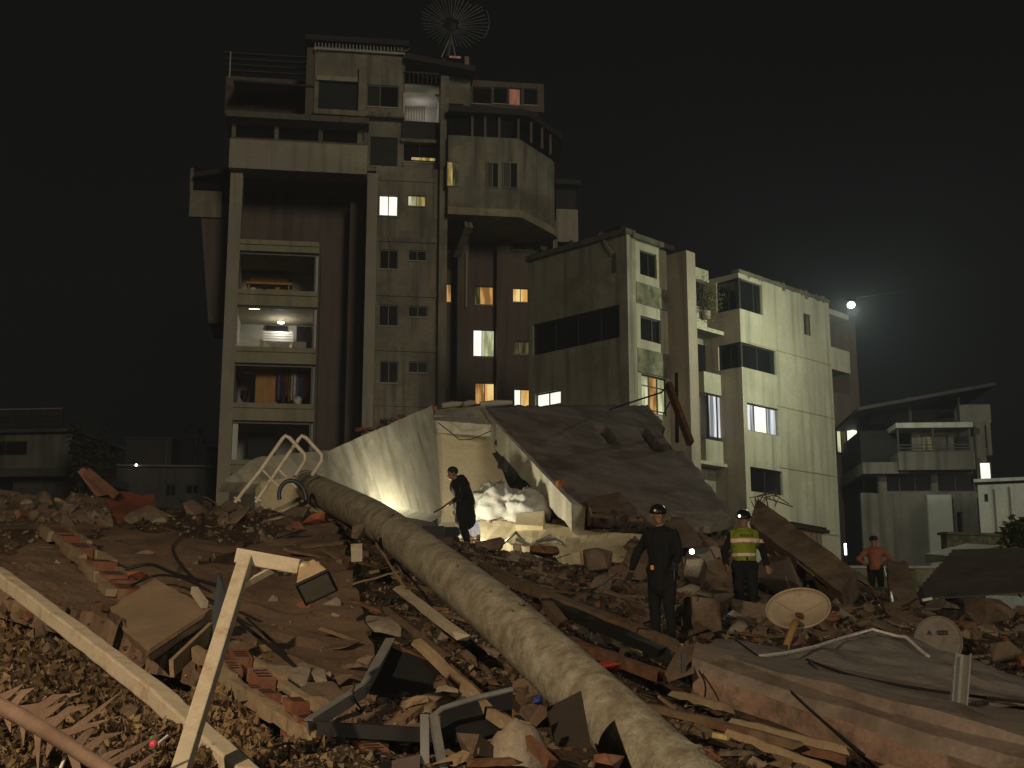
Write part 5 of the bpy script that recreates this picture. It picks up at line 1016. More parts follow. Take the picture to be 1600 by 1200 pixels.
# torn roof felt with a white twisted cord along its edge
K['felt'] = mat('grey_felt', (.26, .23, .21), (.36, .33, .30), var=.4, sc=2.0, bump=.5, bsc=9, bdist=.05, dirt=(.09, .07, .055), dsc=1.2, dth=.55)
patch('torn_roof_felt', K['felt'], [at(1170, 1040, 12.2), at(1640, 1112, 11.0), at(1600, 1052, 15.0), at(1362, 984, 16)], 40, 16, .03, None, wob=.10, ragged=(.02, .0, .03, .02), seed=51, label='torn grey roofing felt draped behind the concrete canopy', cat='felt')
cordm = mat('white_cord', (.62, .60, .56), var=.5, sc=18, bump=.3)
cp_ = [(1186, 1031, 12.4), (1225, 1026, 12.8), (1270, 1016, 13.6), (1320, 1000, 14.6), (1362, 987, 15.6), (1400, 998, 15.3), (1416, 1000, 15.2), (1440, 1022, 14.6), (1450, 1030, 14.4)]
MB().tube([at(*q) + V((0, -.02, .03)) for q in cp_], .02, 6).build('twisted_cord', cordm, None, 'white twisted cord along the upper edge of the torn roofing felt', 'cord')
# post standing on the canopy
o = thing('grey_stud', 'grey upright metal stud standing on the canopy in front of the lettered dish', 'stud', at(1498, 1128, 10.8)); MB().bar(at(1496, 1130, 10.8), at(1504, 1023, 11.0), .012, .13, (1, 0, 0)).build('web', K['metal'], o)
for s in (-1, 1): MB().bar(at(1496 + s * 11.5, 1130, 10.75), at(1504 + s * 11.5, 1023, 10.95), .06, .012, (1, 0, 0)).build('flange', K['metal'], o)
MB().tube([at(1410, 1098, 10.6), at(1425, 1108, 10.5), at(1429, 1120, 10.4), at(1430, 1150, 10.2)], .014, 6).build('bent_wire_hook', K['rust'], None, 'short bent rod sticking out of the canopy front', 'rod')
# cables over the canopy and elsewhere
for k, (pts, r_, lab) in enumerate((([(1150, 1000, 13), (1190, 1030, 12.2), (1230, 1075, 10.9), (1290, 1130, 9.8), (1350, 1180, 9.2)], .012, 'thin black cable running down over the salmon canopy edge'), ([(1260, 1030, 12.9), (1330, 1055, 12.2), (1450, 1078, 11.6), (1620, 1100, 10.8)], .014, 'black cable lying along the grey roofing felt'), ([(1265, 1035, 12.6), (1290, 1060, 12), (1310, 1075, 11.8)], .02, 'short thick black cable near the dish pipe'), ([(1092, 1048, 11.2), (1102, 1070, 11), (1098, 1100, 10.6), (1074, 1145, 9.6)], .008, 'thin wire hanging from the left end of the canopy'), ([(195, 890, 12.6), (235, 882, 12.6), (270, 895, 12), (340, 915, 11)], .016, 'black cable looping over the dirt slab to the glass sliver'), ([(205, 915, 12), (240, 900, 12.2), (280, 902, 11.7), (330, 925, 10.8)], .012, 'second thinner cable beside the loop on the dirt slab'), ([(360, 960, 11), (410, 1000, 10.2), (460, 1040, 9.5)], .014, 'thin cable running from the lamp post across the dirt slab'), ([(385, 965, 11), (430, 1008, 10.2), (478, 1066, 9.2)], .010, 'thin wire parallel to the cable under the floodlight'), ([(330, 815, 17.5), (270, 852, 15.5), (300, 905, 12.8)], .010, 'faint wire stretched over the dirt slab top'))):
    P = [at(*q) for q in pts]; path = []
    for i in range(len(P) - 1):
        a, b, c, d = P[max(i - 1, 0)], P[i], P[i + 1], P[min(i + 2, len(P) - 1)]
        for j in range(6): t = j / 6; path.append(.5 * ((2 * b) + (c - a) * t + (2 * a - 5 * b + 4 * c - d) * t * t + (3 * b - a - 3 * c + d) * t ** 3))
    path.append(P[-1]); MB().tube(path, r_, 6).build('cable', K['black'], None, lab, 'cable')
# barbed line of cracks: broken timbers and rubble under the canopy
for k, (a, b, m, w) in enumerate((((1020, 1105, 9.6), (1250, 1165, 8.4), 'timber', .07), ((1110, 1130, 9.0), (1330, 1190, 8.2), 'rust', .05), ((1140, 1145, 8.6), (1300, 1205, 7.9), 'timber_pale', .03), ((1060, 1085, 10.2), (1145, 1108, 9.6), 'plaster_edge', .08), ((1150, 1128, 9.2), (1320, 1172, 8.6), 'plaster_edge', .05), ((1380, 1195, 8.8), (1520, 1235, 8.2), 'plaster_edge', .06))):
    plank('broken_lath', K[m], a, b, w, .05, ['dark lath under the left end of the canopy', 'rusty lath below the salmon canopy edge', 'pale thin lath at the bottom below the canopy', 'whitish plaster bar under the canopy left end', 'crumbling plaster ledge below the salmon edge', 'plaster ledge at the bottom right corner'][k], 'lath')
MB().bar(at(1115, 1148, 8.6), at(1138, 1153, 8.5), .03, .03).build('yellow_tag', yel, None, 'small yellow strip in the dark gap under the canopy', 'strip')
# dishes
_c = at(1247, 950, 15.2); o, q = dish('satellite_dish', _c, .37, (-.22, -.62, .88), K['dish'], 'tan satellite dish on a bent rusty pipe rising behind the canopy', depth=.11, pole=[_c, at(1226, 1045, 14.4)])
MB().tube([_c - q @ V((0, 0, .12)) + V((0, -.06, -.1)), at(1243, 972, 14.75), at(1238, 985, 14.6), at(1229, 1008, 14.5), at(1225, 1046, 14.4)], .042, 10).build('mast', mat('rusty_yellow_pipe', (.32, .17, .06), (.42, .30, .13), var=.4, sc=5, bump=.2), o)
MB().bar(at(1226, 1010, 14.5), at(1224, 1050, 14.4), .09, .09).build('socket', K['black'], o)
for k in range(3): a = 2.1 * k + .5; MB().tube([_c + q @ V((.04 * math.cos(a), .04 * math.sin(a), -.075)), _c + q @ V((.33 * math.cos(a), .34 * math.sin(a), -.012))], .008, 4).build('rib', K['dish'], o)
MB().hull([_c + q @ V((R.uniform(-.07, .07), R.uniform(-.16, -.02), R.uniform(-.09, -.02))) for _ in range(10)]).build('clamp', K['rust'], o)
_c = at(1466, 1002, 17.2); o, q = dish('satellite_dish', _c, .30, (-.35, -1.0, .10), mat('grey_dish', (.22, .195, .165), (.26, .23, .2), var=.15, sc=2, dirt=(.15, .11, .09), dsc=3, dth=.6), 'grey satellite dish with dark lettering lying at the right behind the felt', depth=.08)
for txt, off, sz in (('A', -.105, .075), ('SIZE', .06, .075)):
    cu = bpy.data.curves.new('lettering', 'FONT'); cu.body = txt; cu.size = sz; cu.extrude = .002; cu.align_x = 'CENTER'; cu.offset = .004
    t_ = bpy.data.objects.new('lettering', cu); COL.objects.link(t_); dg = bpy.context.evaluated_depsgraph_get(); me = bpy.data.meshes.new_from_object(t_.evaluated_get(dg)); bpy.data.objects.remove(t_)
    up = V((0, 0, 1)); nz = (V((-.35, -1.0, .10))).normalized(); ux = up.cross(nz).normalized(); uy = nz.cross(ux)
    for v in me.vertices: v.co = ux * (v.co.x + off) + uy * (v.co.y + .09) + nz * (v.co.z - .02)
    me.materials.clear(); ob = link('lettering', me, K['black'], o, _c)
MB().tube([_c + V((0, .05, -.2)), _c + V((.02, .2, -.55))], .03, 8).build('mast', K['rust'], o)
# right background wreckage
patch('upright_slab', K['conc_brown'], [at(1392, 945, 25), at(1436, 945, 25), at(1418, 880, 26.4), at(1388, 880, 26.4)], 5, 6, .25, None, wob=.05, ragged=(.1, .1, .25, .1), seed=60, label='upright brown slab right of the man in orange', cat='slab')
o = thing('corrugated_roof_sheet', 'dark corrugated roof sheeting collapsed at the right', 'roof sheet', at(1520, 930, 27)); c00, c10, c11, c01 = at(1432, 938, 26.5), at(1640, 925, 25.5), at(1640, 868, 30), at(1488, 872, 30)
for k in range(11):
    b_ = k / 11; e_ = (k + 1) / 11; A_ = c00.lerp(c01, b_); B_ = c10.lerp(c11, b_); C_ = c10.lerp(c11, e_); D_ = c00.lerp(c01, e_); up = V((0, 0, .17))
    MB().hexa([A_, B_, C_ + up, D_ + up], [A_ + V((0, 0, .03)), B_ + V((0, 0, .03)), C_ + up + V((0, 0, .03)), D_ + up + V((0, 0, .03))]).build('sheet_rib', K['tin'], o)
MB().bar(at(1441, 938, 24.5), at(1456, 935, 24.5), .05, .05).build('white_bar', K['white'], None, 'short bright white bar below the corrugated sheeting', 'bar')
for k, (a, b, m, w) in enumerate((((1392, 925, 25), (1402, 972, 23), 'metal', .03), ((1374, 945, 25), (1388, 975, 23.6), 'metal', .02), ((1330, 900, 27), (1362, 918, 26), 'timber_pale', .04), ((1210, 862, 23.6), (1232, 882, 22.8), 'timber_pale', .02), ((1075, 862, 17.5), (1060, 918, 16.8), 'timber_pale', .02), ((1238, 872, 23), (1272, 900, 22), 'timber_pale', .025), ((1130, 992, 15.6), (1147, 1012, 15), 'timber_pale', .025), ((1110, 858, 20.5), (1124, 885, 20), 'timber_pale', .025), ((1570, 998, 17), (1600, 1035, 15.5), 'orange', .05), ((1380, 885, 33), (1398, 935, 31), 'metal', .03))):
    plank('loose_stick', K[m], a, b, w, w, ['metal rod leaning below the upright slab', 'second metal rod left of the upright slab foot', 'pale stick left of the man in orange', 'thin pale stick at the leaning beam', 'thin stick by the torch in the middle of the rubble', 'pale stick lying on the leaning beam', 'short pale stick right of the man in dark clothes', 'pale stick left of the policeman', 'orange batten at the right edge', 'thin metal rod behind the upright slab'][k], 'stick')
for k, (x, y, Y, sx_, sy_, m, lab) in enumerate(((1545, 955, 22, 34, 22, 'conc_brown', 'large tan block at the right edge below the corrugated sheeting'), (1475, 945, 24, 26, 10, 'concrete', 'mauve flat stone right of the white bar'), (1095, 965, 17.5, 32, 34, 'conc_brown', 'large tan boulder of concrete right of the man in dark clothes'), (1210, 900, 22, 40, 32, 'conc_brown', 'tan squared block right of the policeman'), (1185, 985, 19, 26, 22, 'conc_brown', 'brown block behind the tan dish'), (1420, 985, 19, 16, 12, 'conc_brown', 'small tan rock left of the lettered dish'), (1130, 940, 19, 20, 14, 'conc_brown', 'brown rock at the feet of the policeman'), (1510, 985, 20, 20, 16, 'brick', 'dark red block right of the lettered dish'), (760, 860, 24.5, 30, 22, 'conc_brown', 'brown block below the hooded worker on the right'), (720, 862, 24, 34, 14, 'conc_brown', 'flat brown block under the hooded worker'), (935, 875, 21.5, 24, 20, 'conc_brown', 'brown block under the floor slab right end'), (1570, 1020, 16, 26, 18, 'conc_brown', 'brown rock at the right edge near the orange batten'), (680, 850, 22, 30, 12, 'conc_brown', 'brown block between the pole and the hooded worker'), (850, 862, 23, 24, 10, 'brick', 'reddish block below the yellow scraps'), (1086, 890, 18.9, 22, 24, 'conc_brown', 'tan block under the dazzling torch'))):
    c = at(x, y, Y); rr = random.Random(k + 70); mm_ = mpp(Y); pts = []
    for i in range(16): d = V((rr.uniform(-1, 1), rr.uniform(-1, 1), rr.uniform(-1, 1))); d = d / max(abs(d.x), abs(d.y), abs(d.z)); pts.append(c + V((d.x * sx_ * mm_ * rr.uniform(.8, 1.05), d.y * sx_ * mm_ * .8, d.z * sy_ * mm_ * rr.uniform(.8, 1.05))))
    MB().hull(pts).build('rubble_block', K[m], None, lab, 'block', bevel=.02)
# dry palm frond at the lower left
o = thing('dry_palm_frond', 'dry brown palm frond stem with stubby leaflets at the lower left corner', 'palm frond', at(60, 1120, 5.4)); fm_ = mat('dry_frond', (.17, .11, .08), (.24, .165, .12), var=.3, sc=8, bump=.4)
P = [at(-40, 1085, 5.4), at(30, 1118, 5.3), at(100, 1160, 5.2), at(200, 1225, 5.0)]; MB().tube(P, [.035, .035, .032, .028], 8).build('stem', fm_, o)
for k in range(26):
    t = k / 26; f = t * 3; i = min(int(f), 2); c = P[i].lerp(P[i + 1], f - i) + V((0, 0, .012)); s = 1 if k % 3 else -1; L_ = R.uniform(.08, .27)
    e = (V((.75 + R.uniform(-.3, .3), .25 + R.uniform(-.4, .4), .45 + R.uniform(-.25, .2))) if s > 0 else V((.15 + R.uniform(-.2, .3), -.25, -.6 + R.uniform(-.3, .2)))).normalized() * L_; w_ = (V((-.4, 0, 1)) if s > 0 else V((1, 0, .3))).normalized() * R.uniform(.014, .026)
    m_ = c + e * .5 + V((0, 0, R.uniform(-.02, .03))); d_ = V((0, .008, 0)); MB().hexa([c - w_, c + w_, c + w_ + d_, c - w_ + d_], [m_ - w_ * .7, m_ + w_ * .7, m_ + w_ * .7 + d_, m_ - w_ * .7 + d_]).hexa([m_ - w_ * .7, m_ + w_ * .7, m_ + w_ * .7 + d_, m_ - w_ * .7 + d_], [c + e - w_ * .1, c + e + w_ * .1, c + e + w_ * .1 + d_, c + e - w_ * .1 + d_]).build('leaflet', fm_, o)
MB().tube([at(90, 1215, 5.2), at(103, 1178, 5.3)], .008, 6).build('white_rod', K['white'], None, 'thin white rod standing behind the palm frond', 'rod')
o = thing('toy_windmill', 'small pink and green plastic piece on a white stick near the beam', 'toy', at(240, 1165, 6.2)); MB().tube([at(246, 1163, 6.2), at(262, 1150, 6.3)], .008, 6).build('stick', K['white'], o)
MB().sphere(at(240, 1163, 6.2), .022, 8, 6).build('pink_ball', mat('pink_plastic', (.55, .06, .10), rough=.4, bump=0), o); MB().sphere(at(238, 1155, 6.22), .016, 8, 6).build('green_ball', mat('green_plastic', (.05, .25, .07), rough=.4, bump=0), o)
patch('reddish_board', mat('red_brown_wood', (.20, .07, .035), var=.3, stretch=(1, 1, 6), sc=3), [at(235, 1225, 5.9), at(300, 1225, 6.0), at(290, 1172, 6.3), at(240, 1175, 6.2)], 4, 4, .05, None, wob=.005, label='red-brown wooden board at the bottom left of the lamp post', cat='board')
for k in range(12):
    c = hit(225 + R.uniform(-12, 12), 1095 + R.uniform(-25, 20)); MB().tube([c, c + V((R.uniform(-.05, .1), R.uniform(-.05, .05), .10)), c + V((R.uniform(-.1, .18), R.uniform(-.1, .1), R.uniform(.18, .34)))], .004, 4).build('dead_twig', K['black'], None, 'thin dead twig of the tuft on the long pale beam', 'twig', 'tuft of dead twigs')
# ---------------------------------------------------------------- people
SK = mat('skin', (.30, .17, .11), var=.15, sc=8, rough=.6, bump=.1)
def cap(mb, a, b, ra, rb, n=12):
    a, b = V(a), V(b); t = b - a; L_ = t.length; t = t / L_ if L_ > 1e-6 else V((0, 0, 1)); pts = []; rs = []
    for k in range(5): f = math.pi / 2 * (1 - k / 5); pts.append(a - t * (ra * math.sin(f))); rs.append(max(.0015, ra * math.cos(f)))
    pts.append(a); rs.append(ra); pts.append(b); rs.append(rb)
    for k in range(1, 6): f = math.pi / 2 * k / 5; pts.append(b + t * (rb * math.sin(f))); rs.append(max(.0015, rb * math.cos(f)))
    mb.tube(pts, rs, n)
def hand(C, w, e, curl, tagn):
    """palm and five fingers from the wrist along the forearm direction"""
    d = (V(w) - V(e)).normalized(); side = d.cross(V((0, 1, 0))); side = side.normalized() if side.length > .1 else V((1, 0, 0)); nrm = side.cross(d)
    k0 = V(w) + d * .085; C.append((V(w), k0, .028, .034, tagn))
    for i in range(4):
        o = side * ((i - 1.5) * .021); L_ = (.062, .072, .068, .05)[i]; c1 = k0 + o + d * L_ * .55 + nrm * curl * .3 * L_; c2 = c1 + d * L_ * .45 * (1 - curl) + nrm * curl * .8 * L_
        C.append((k0 + o * .9, c1, .0105, .010, tagn)); C.append((c1, c2, .010, .0085, tagn))
    th = V(w) + d * .03 - side * .03; C.append((th, th - side * .03 + d * .035, .012, .011, tagn)); C.append((th - side * .03 + d * .035, th - side * .035 + d * .065 + nrm * .01, .011, .009, tagn))
def person(label, base, heading, J, mats, wear=1.0, curl=(.5, .5), hscale=1.0, xtra=(), head_dir=(0, 1, 0)):
    """J: joints in the person's own frame (x right, y forward, z up)"""
    D = dict(pel=(0, 0, .96), che=(0, .02, 1.30), nek=(0, .02, 1.49), hed=(0, .05, 1.63), shL=(-.168, .01, 1.395), shR=(.168, .01, 1.395), elL=(-.25, -.02, 1.14), elR=(.25, -.02, 1.14), wrL=(-.27, .06, .90), wrR=(.27, .06, .90),
             hiL=(-.095, 0, .93), hiR=(.095, 0, .93), knL=(-.11, .03, .50), knR=(.11, .03, .50), anL=(-.12, -.01, .09), anR=(.12, -.01, .09)); D.update(J); D = {k: V(v) for k, v in D.items()}
    C = list(xtra); w = wear
    C += [(D['pel'], D['che'], .150 * w, .160 * w, 'top'), (D['che'] + V((-.08, 0, .02)), D['che'] + V((.08, 0, .02)), .13 * w, .13 * w, 'top'), (D['shL'], D['shR'], .064 * w, .064 * w, 'top'), (D['che'], D['nek'], .11 * w, .062, 'top'), (D['nek'] - V((0, 0, .03)), D['hed'] - V((0, .02, .03)), .055, .058, 'skin')]
    hd = V(head_dir).normalized(); sd = hd.cross(V((0, 0, 1))).normalized()
    C += [(D['hed'] - hd * .015 + V((0, 0, .025)), D['hed'] + hd * .012 + V((0, 0, .03)), .098, .088, 'skin'), (D['hed'] + V((0, 0, -.02)), D['hed'] + hd * .035 + V((0, 0, -.075)), .07, .042, 'skin'),
          (D['hed'] + hd * .085 + V((0, 0, .012)), D['hed'] + hd * .112 + V((0, 0, -.022)), .012, .016, 'skin'), (D['hed'] + sd * .088 + V((0, 0, .01)), D['hed'] + sd * .092 - hd * .01 + V((0, 0, -.025)), .016, .013, 'skin'), (D['hed'] - sd * .088 + V((0, 0, .01)), D['hed'] - sd * .092 - hd * .01 + V((0, 0, -.025)), .016, .013, 'skin')]
    for s in 'LR':
        sh, el, wr, hi, kn, an = (D[k + s] for k in ('sh', 'el', 'wr', 'hi', 'kn', 'an')); toe = D.get('to' + s, an + V((0, .15, -.045)))
        C += [(sh, el, .066 * w, .052 * w, 'top'), (el, el.lerp(wr, .85), .052 * w, .042 * w, 'sleeve'), (el.lerp(wr, .8), wr, .036, .030, 'skin')]
        C.append((D['nek'] - V((0, .01, .035)), sh, .062, .055, 'top')); hand(C, wr, el, curl['LR'.index(s)], 'hand')
        C += [(D['pel'].lerp(hi, .8), hi, .13 * w, .11 * w, 'bottom'), (hi, kn, .098 * w, .072 * w, 'bottom'), (kn, kn.lerp(an, .35), .066 * w, .064 * w, 'shin'), (kn.lerp(an, .3), an, .066 * w, .048 * w, 'shin'), (an, toe, .048, .040, 'shoe'), (an + V((0, -.03, -.035)), toe, .045, .042, 'shoe')]
    mb = MB()
    for c in C: cap(mb, *c[:4])
    me0 = mb.mesh('body_form', (0, 0, 0)); ob = bpy.data.objects.new('body_form', me0); COL.objects.link(ob)
    m1 = ob.modifiers.new('r', 'REMESH'); m1.mode = 'VOXEL'; m1.voxel_size = .0115; m2 = ob.modifiers.new('s', 'SMOOTH'); m2.factor = .5; m2.iterations = 4
    dg = bpy.context.evaluated_depsgraph_get(); me = bpy.data.meshes.new_from_object(ob.evaluated_get(dg)); bpy.data.objects.remove(ob); me.materials.clear()
    me.name = 'body'; nv = len(me.vertices); co = np.zeros(nv * 3); me.vertices.foreach_get('co', co); co = co.reshape(-1, 3); no = np.zeros(nv * 3); me.vertices.foreach_get('normal', no); no = no.reshape(-1, 3)
    A_ = np.array([c[0] for c in C]); B_ = np.array([c[1] for c in C]); ra = np.array([c[2] for c in C]); rb = np.array([c[3] for c in C]); tags = ['skin', 'top', 'sleeve', 'bottom', 'shin', 'shoe', 'hand']; tg = np.array([tags.index(c[4]) for c in C])
    ab = B_ - A_; L2 = (ab ** 2).sum(1) + 1e-9
    t = np.clip(((co[:, None] - A_[None]) * ab[None]).sum(-1) / L2, 0, 1); dist = np.linalg.norm(co[:, None] - (A_[None] + t[..., None] * ab[None]), axis=-1) - (ra[None] + (rb - ra)[None] * t)
    vt = tg[dist.argmin(1)]
    vt = np.where((vt == 1) & (co[:, 2] < .90), 3, vt)
    # folds in the cloth
    for i in range(nv):
        if vt[i] in (1, 2, 3, 4) and mats.get(tags[vt[i]]) is not SK:
            q = V(co[i]); f = .012 * noise.noise(V((q.x * 9, q.y * 9, q.z * 5 + 3))) + .008 * noise.noise(V((q.x * 20, q.y * 20, q.z * 13))); co[i] += no[i] * f
    me.vertices.foreach_set('co', co.reshape(-1)); me.polygons.foreach_set('use_smooth', [True] * len(me.polygons))
    uniq = []
    for k in tags:
        m = mats[k]
        if m not in uniq: uniq.append(m); me.materials.append(m)
    slot = np.array([uniq.index(mats[k]) for k in tags]); pv = [p.vertices[0] for p in me.polygons]; me.polygons.foreach_set('material_index', slot[vt[pv]].astype(np.int32)); me.update()
    root = thing('person', label, 'person', base); root.rotation_euler = (0, 0, heading); root.scale = (hscale,) * 3
    def child(name, mesh, m):
        o = bpy.data.objects.new(name, mesh); COL.objects.link(o); o.parent = root
        if m is not None: mesh.materials.append(m)
        return o
    child('body', me, None)
    def shell(name, m, test, push):
        fs = [p for p in me.polygons if test(V(p.center), tags[vt[p.vertices[0]]])]; ids = sorted({v for p in fs for v in p.vertices}); mp = {v: i for i, v in enumerate(ids)}
        sm = bpy.data.meshes.new(name); sm.from_pydata([tuple(co[v] + no[v] * push) for v in ids], [], [[mp[v] for v in p.vertices] for p in fs]); sm.polygons.foreach_set('use_smooth', [True] * len(fs)); o = child(name, sm, m)
        sd_ = o.modifiers.new('t', 'SOLIDIFY'); sd_.thickness = .012; sd_.offset = -1; return o
    def extra(name, m, mb_): return child(name, mb_.mesh(name, (0, 0, 0)), m)
    for s in (1, -1): extra('eye', K['black'], MB().sphere(D['hed'] + hd * .083 + sd * (.033 * s) + V((0, 0, .018)), .011, 8, 6))
    extra('mouth', mat('lips', (.2, .08, .06), bump=0), MB().sphere(D['hed'] + hd * .076 + V((0, 0, -.058)), .02, 8, 5, (1, .6, .3)))
    return root, D, hd, sd, shell, extra
def helmet(extra, D, hd, sd, m, lampm=None):
    c = D['hed'] + V((0, 0, .045)); mb = MB(); n = 20; vs = []
    for i in range(9):
        th = math.pi * .52 * i / 8
        for k in range(n): a = 2 * math.pi * k / n; vs.append(c + hd * (.128 * math.sin(th) * math.cos(a)) + sd * (.112 * math.sin(th) * math.sin(a)) + V((0, 0, .105 * math.cos(th))))
    mb.add(vs, [(i * n + k, (i + 1) * n + k, (i + 1) * n + (k + 1) % n, i * n + (k + 1) % n) for i in range(8) for k in range(n)], True); h = extra('helmet', m, mb)
    md = h.modifiers.new('t', 'SOLIDIFY'); md.thickness = .012
    mb = MB(); mb.tube([c + hd * (.133 * math.cos(a)) + sd * (.118 * math.sin(a)) - V((0, 0, .004)) for a in [2 * math.pi * k / 24 for k in range(25)]], .011, 6, caps=False); extra('helmet_brim', m, mb)
    if lampm: extra('head_lamp', lampm, MB().sphere(c + hd * .10 + sd * .075 + V((0, 0, .02)), .02, 8, 6))
def cloth(name, c, **k): return mat(name, c, var=.3, sc=5, rough=.9, bump=.3, bsc=30, **k)
BLK = cloth('black_cloth', (.006, .006, .007)); NAVY = cloth('dark_navy_cloth', (.007, .008, .010)); BOOT = mat('boot_leather', (.012, .011, .010), rough=.5)
GLV = cloth('dark_glove', (.02, .02, .02)); HVIS = cloth('lime_vest', (.20, .24, .02)); REFL = mat('pink_reflective_band', (.80, .55, .47), var=.1, rough=.4); ORG = cloth('orange_shirt', (.31, .12, .07)); SHORT = cloth('dark_shorts', (.012, .013, .017))
HAIR = mat('black_hair', (.012, .010, .009), rough=.6, bump=.5, bsc=60); HELM = mat('black_helmet', (.012, .012, .013), rough=.3, bump=0)
def rotz(d): return math.radians(d)
# hooded worker, bent towards the left, back to the light
b = at(722, 735, 25.5); p_, D, hd, sd, shell, extra = person('hooded person in black bending towards the stained panel with a tool in hand', (b.x + .07, b.y, b.z - 1.60), rotz(115), dict(che=(0, .12, 1.26), nek=(0, .20, 1.43), hed=(0, .29, 1.52), shL=(-.2, .13, 1.37), shR=(.2, .13, 1.37), elL=(-.27, .16, 1.08), wrL=(-.22, .36, .93), elR=(.26, .05, 1.08), wrR=(.24, .12, .84), knL=(-.1, .1, .5), knR=(.12, -.02, .5), anR=(.13, -.12, .09)), dict(skin=SK, top=BLK, sleeve=BLK, bottom=BLK, shin=BLK, shoe=BOOT, hand=SK), wear=1.28, curl=(.9, .5), xtra=[(V((0, .04, 1.05)), V((0, .0, .62)), .19, .215, 'bottom')], head_dir=(0, .8, -.4))
mb = MB(); cap(mb, D['nek'] + V((-.09, -.08, .0)), D['nek'] + V((.09, -.08, .0)), .075, .075); extra('hood', BLK, mb)
mb = MB(); mb.sphere(D['hed'] - hd * .015 + V((0, 0, .045)), .112, 14, 9, (1, 1, .85)); extra('hair', HAIR, mb)
mb = MB(); w = D['wrL'] + V((.02, .09, -.02)); mb.tube([w + V((0, -.1, .06)), w + V((0, .15, -.12)), w + V((0, .3, -.2))], .018, 8); o = mb.build('pry_bar', K['rust'], None, 'short dark pry bar held by the hooded person', 'tool'); o.parent = None; o.matrix_world = Matrix.Translation(p_.location) @ Matrix.Rotation(p_.rotation_euler.z, 4, 'Z') @ Matrix.Translation(WLOC[o])
# man in dark clothes walking on the rubble
b = at(1037, 1005, 16.8); p_, D, hd, sd, shell, extra = person('man in long dark clothes and helmet standing on the rubble with his arm held out', (b.x, b.y, b.z), rotz(158), dict(che=(0, .03, 1.30), hed=(.02, .06, 1.64), elR=(.33, -.02, 1.17), wrR=(.41, .02, .93), elL=(-.25, .05, 1.14), wrL=(-.22, .22, .98), knL=(-.10, .05, .5), knR=(.11, .0, .5), anL=(-.13, .05, .1), anR=(.11, -.06, .09)), dict(skin=SK, top=NAVY, sleeve=NAVY, bottom=NAVY, shin=NAVY, shoe=BOOT, hand=GLV), wear=1.12, xtra=[(V((0, .02, 1.05)), V((0, .0, .74)), .165, .175, 'bottom')], head_dir=(-.55, .8, -.15))
helmet(extra, D, hd, sd, HELM, mat('clear_lens', (.7, .7, .65), rough=.1, bump=0))
mb = MB(); mb.box((.06, .16, .93), (.10, .185, .985)); extra('reflective_tag', mat('orange_tag', (.8, .3, .12), bump=0), mb)
mb = MB(); mb.tube([(-.22, .30, 1.02), (-.26, .36, .90), (-.25, .34, .78)], .012, 6); mb.tube([(-.2, .27, .96), (-.28, .33, .93), (-.32, .33, .84)], .012, 6); extra('tool_belt', K['dark_metal'], mb)
# policeman in a lime vest
b = at(1160, 794, 20.0); p_, D, hd, sd, shell, extra = person('policeman in black helmet and lime reflective vest standing in the rubble', (b.x, b.y, b.z - 1.84), rotz(184), dict(elL=(-.30, -.02, 1.15), wrL=(-.33, .06, .92), elR=(.30, -.02, 1.15), wrR=(.30, .10, .92)), dict(skin=SK, top=BLK, sleeve=BLK, bottom=NAVY, shin=NAVY, shoe=BOOT, hand=SK), wear=1.1, hscale=1.02, head_dir=(.1, .9, -.25))
helmet(extra, D, hd, sd, HELM, K['lamp_glow'])
vt_ = lambda c, t: t == 'top' and abs(c.x) < .21 and 1.0 < c.z < 1.5 and (abs(c.x) > .07 + (1.30 - c.z) * 2 or c.z < 1.38)
shell('vest', HVIS, vt_, .014); shell('reflective_band', REFL, lambda c, t: vt_(c, t) and 1.27 < c.z < 1.325, .020); shell('reflective_band', REFL, lambda c, t: vt_(c, t) and 1.06 < c.z < 1.115, .020)
mb = MB(); mb.box((-.012, .165, 1.0), (.012, .19, 1.36)); extra('vest_zip', BLK, mb)
shell('arm_patch', REFL, lambda c, t: t == 'top' and c.x < -.22 and 1.27 < c.z < 1.33 and c.y > -.02, .01)
cu = bpy.data.curves.new('vest_lettering', 'FONT'); cu.body = 'POLICIA'; cu.size = .055; cu.extrude = .002; cu.align_x = 'CENTER'; t_ = bpy.data.objects.new('vest_lettering', cu); COL.objects.link(t_); me = bpy.data.meshes.new_from_object(t_.evaluated_get(bpy.context.evaluated_depsgraph_get())); bpy.data.objects.remove(t_)
for v in me.vertices: v.co = V((-v.co.x - .0, .205, 1.355 + v.co.y))
me.materials.clear(); o = bpy.data.objects.new('vest_lettering', me); COL.objects.link(o); o.parent = p_; me.materials.append(BLK)
# man in the orange shirt, back to us, hands on hips
b = at(1365, 838, 32.5); p_, D, hd, sd, shell, extra = person('man in an orange shirt and dark shorts with hands on hips, seen from behind', (b.x, b.y, b.z - 1.74), rotz(-22), dict(elL=(-.40, -.10, 1.17), wrL=(-.20, .02, 1.02), elR=(.40, -.10, 1.17), wrR=(.20, .04, 1.02)), dict(skin=SK, top=ORG, sleeve=ORG, bottom=SHORT, shin=SK, shoe=BOOT, hand=SK), wear=1.12, head_dir=(.6, .8, 0))
mb = MB(); mb.sphere(D['hed'] - hd * .02 + V((0, 0, .05)), .108, 14, 9, (1, 1, .85)); extra('hair', HAIR, mb)
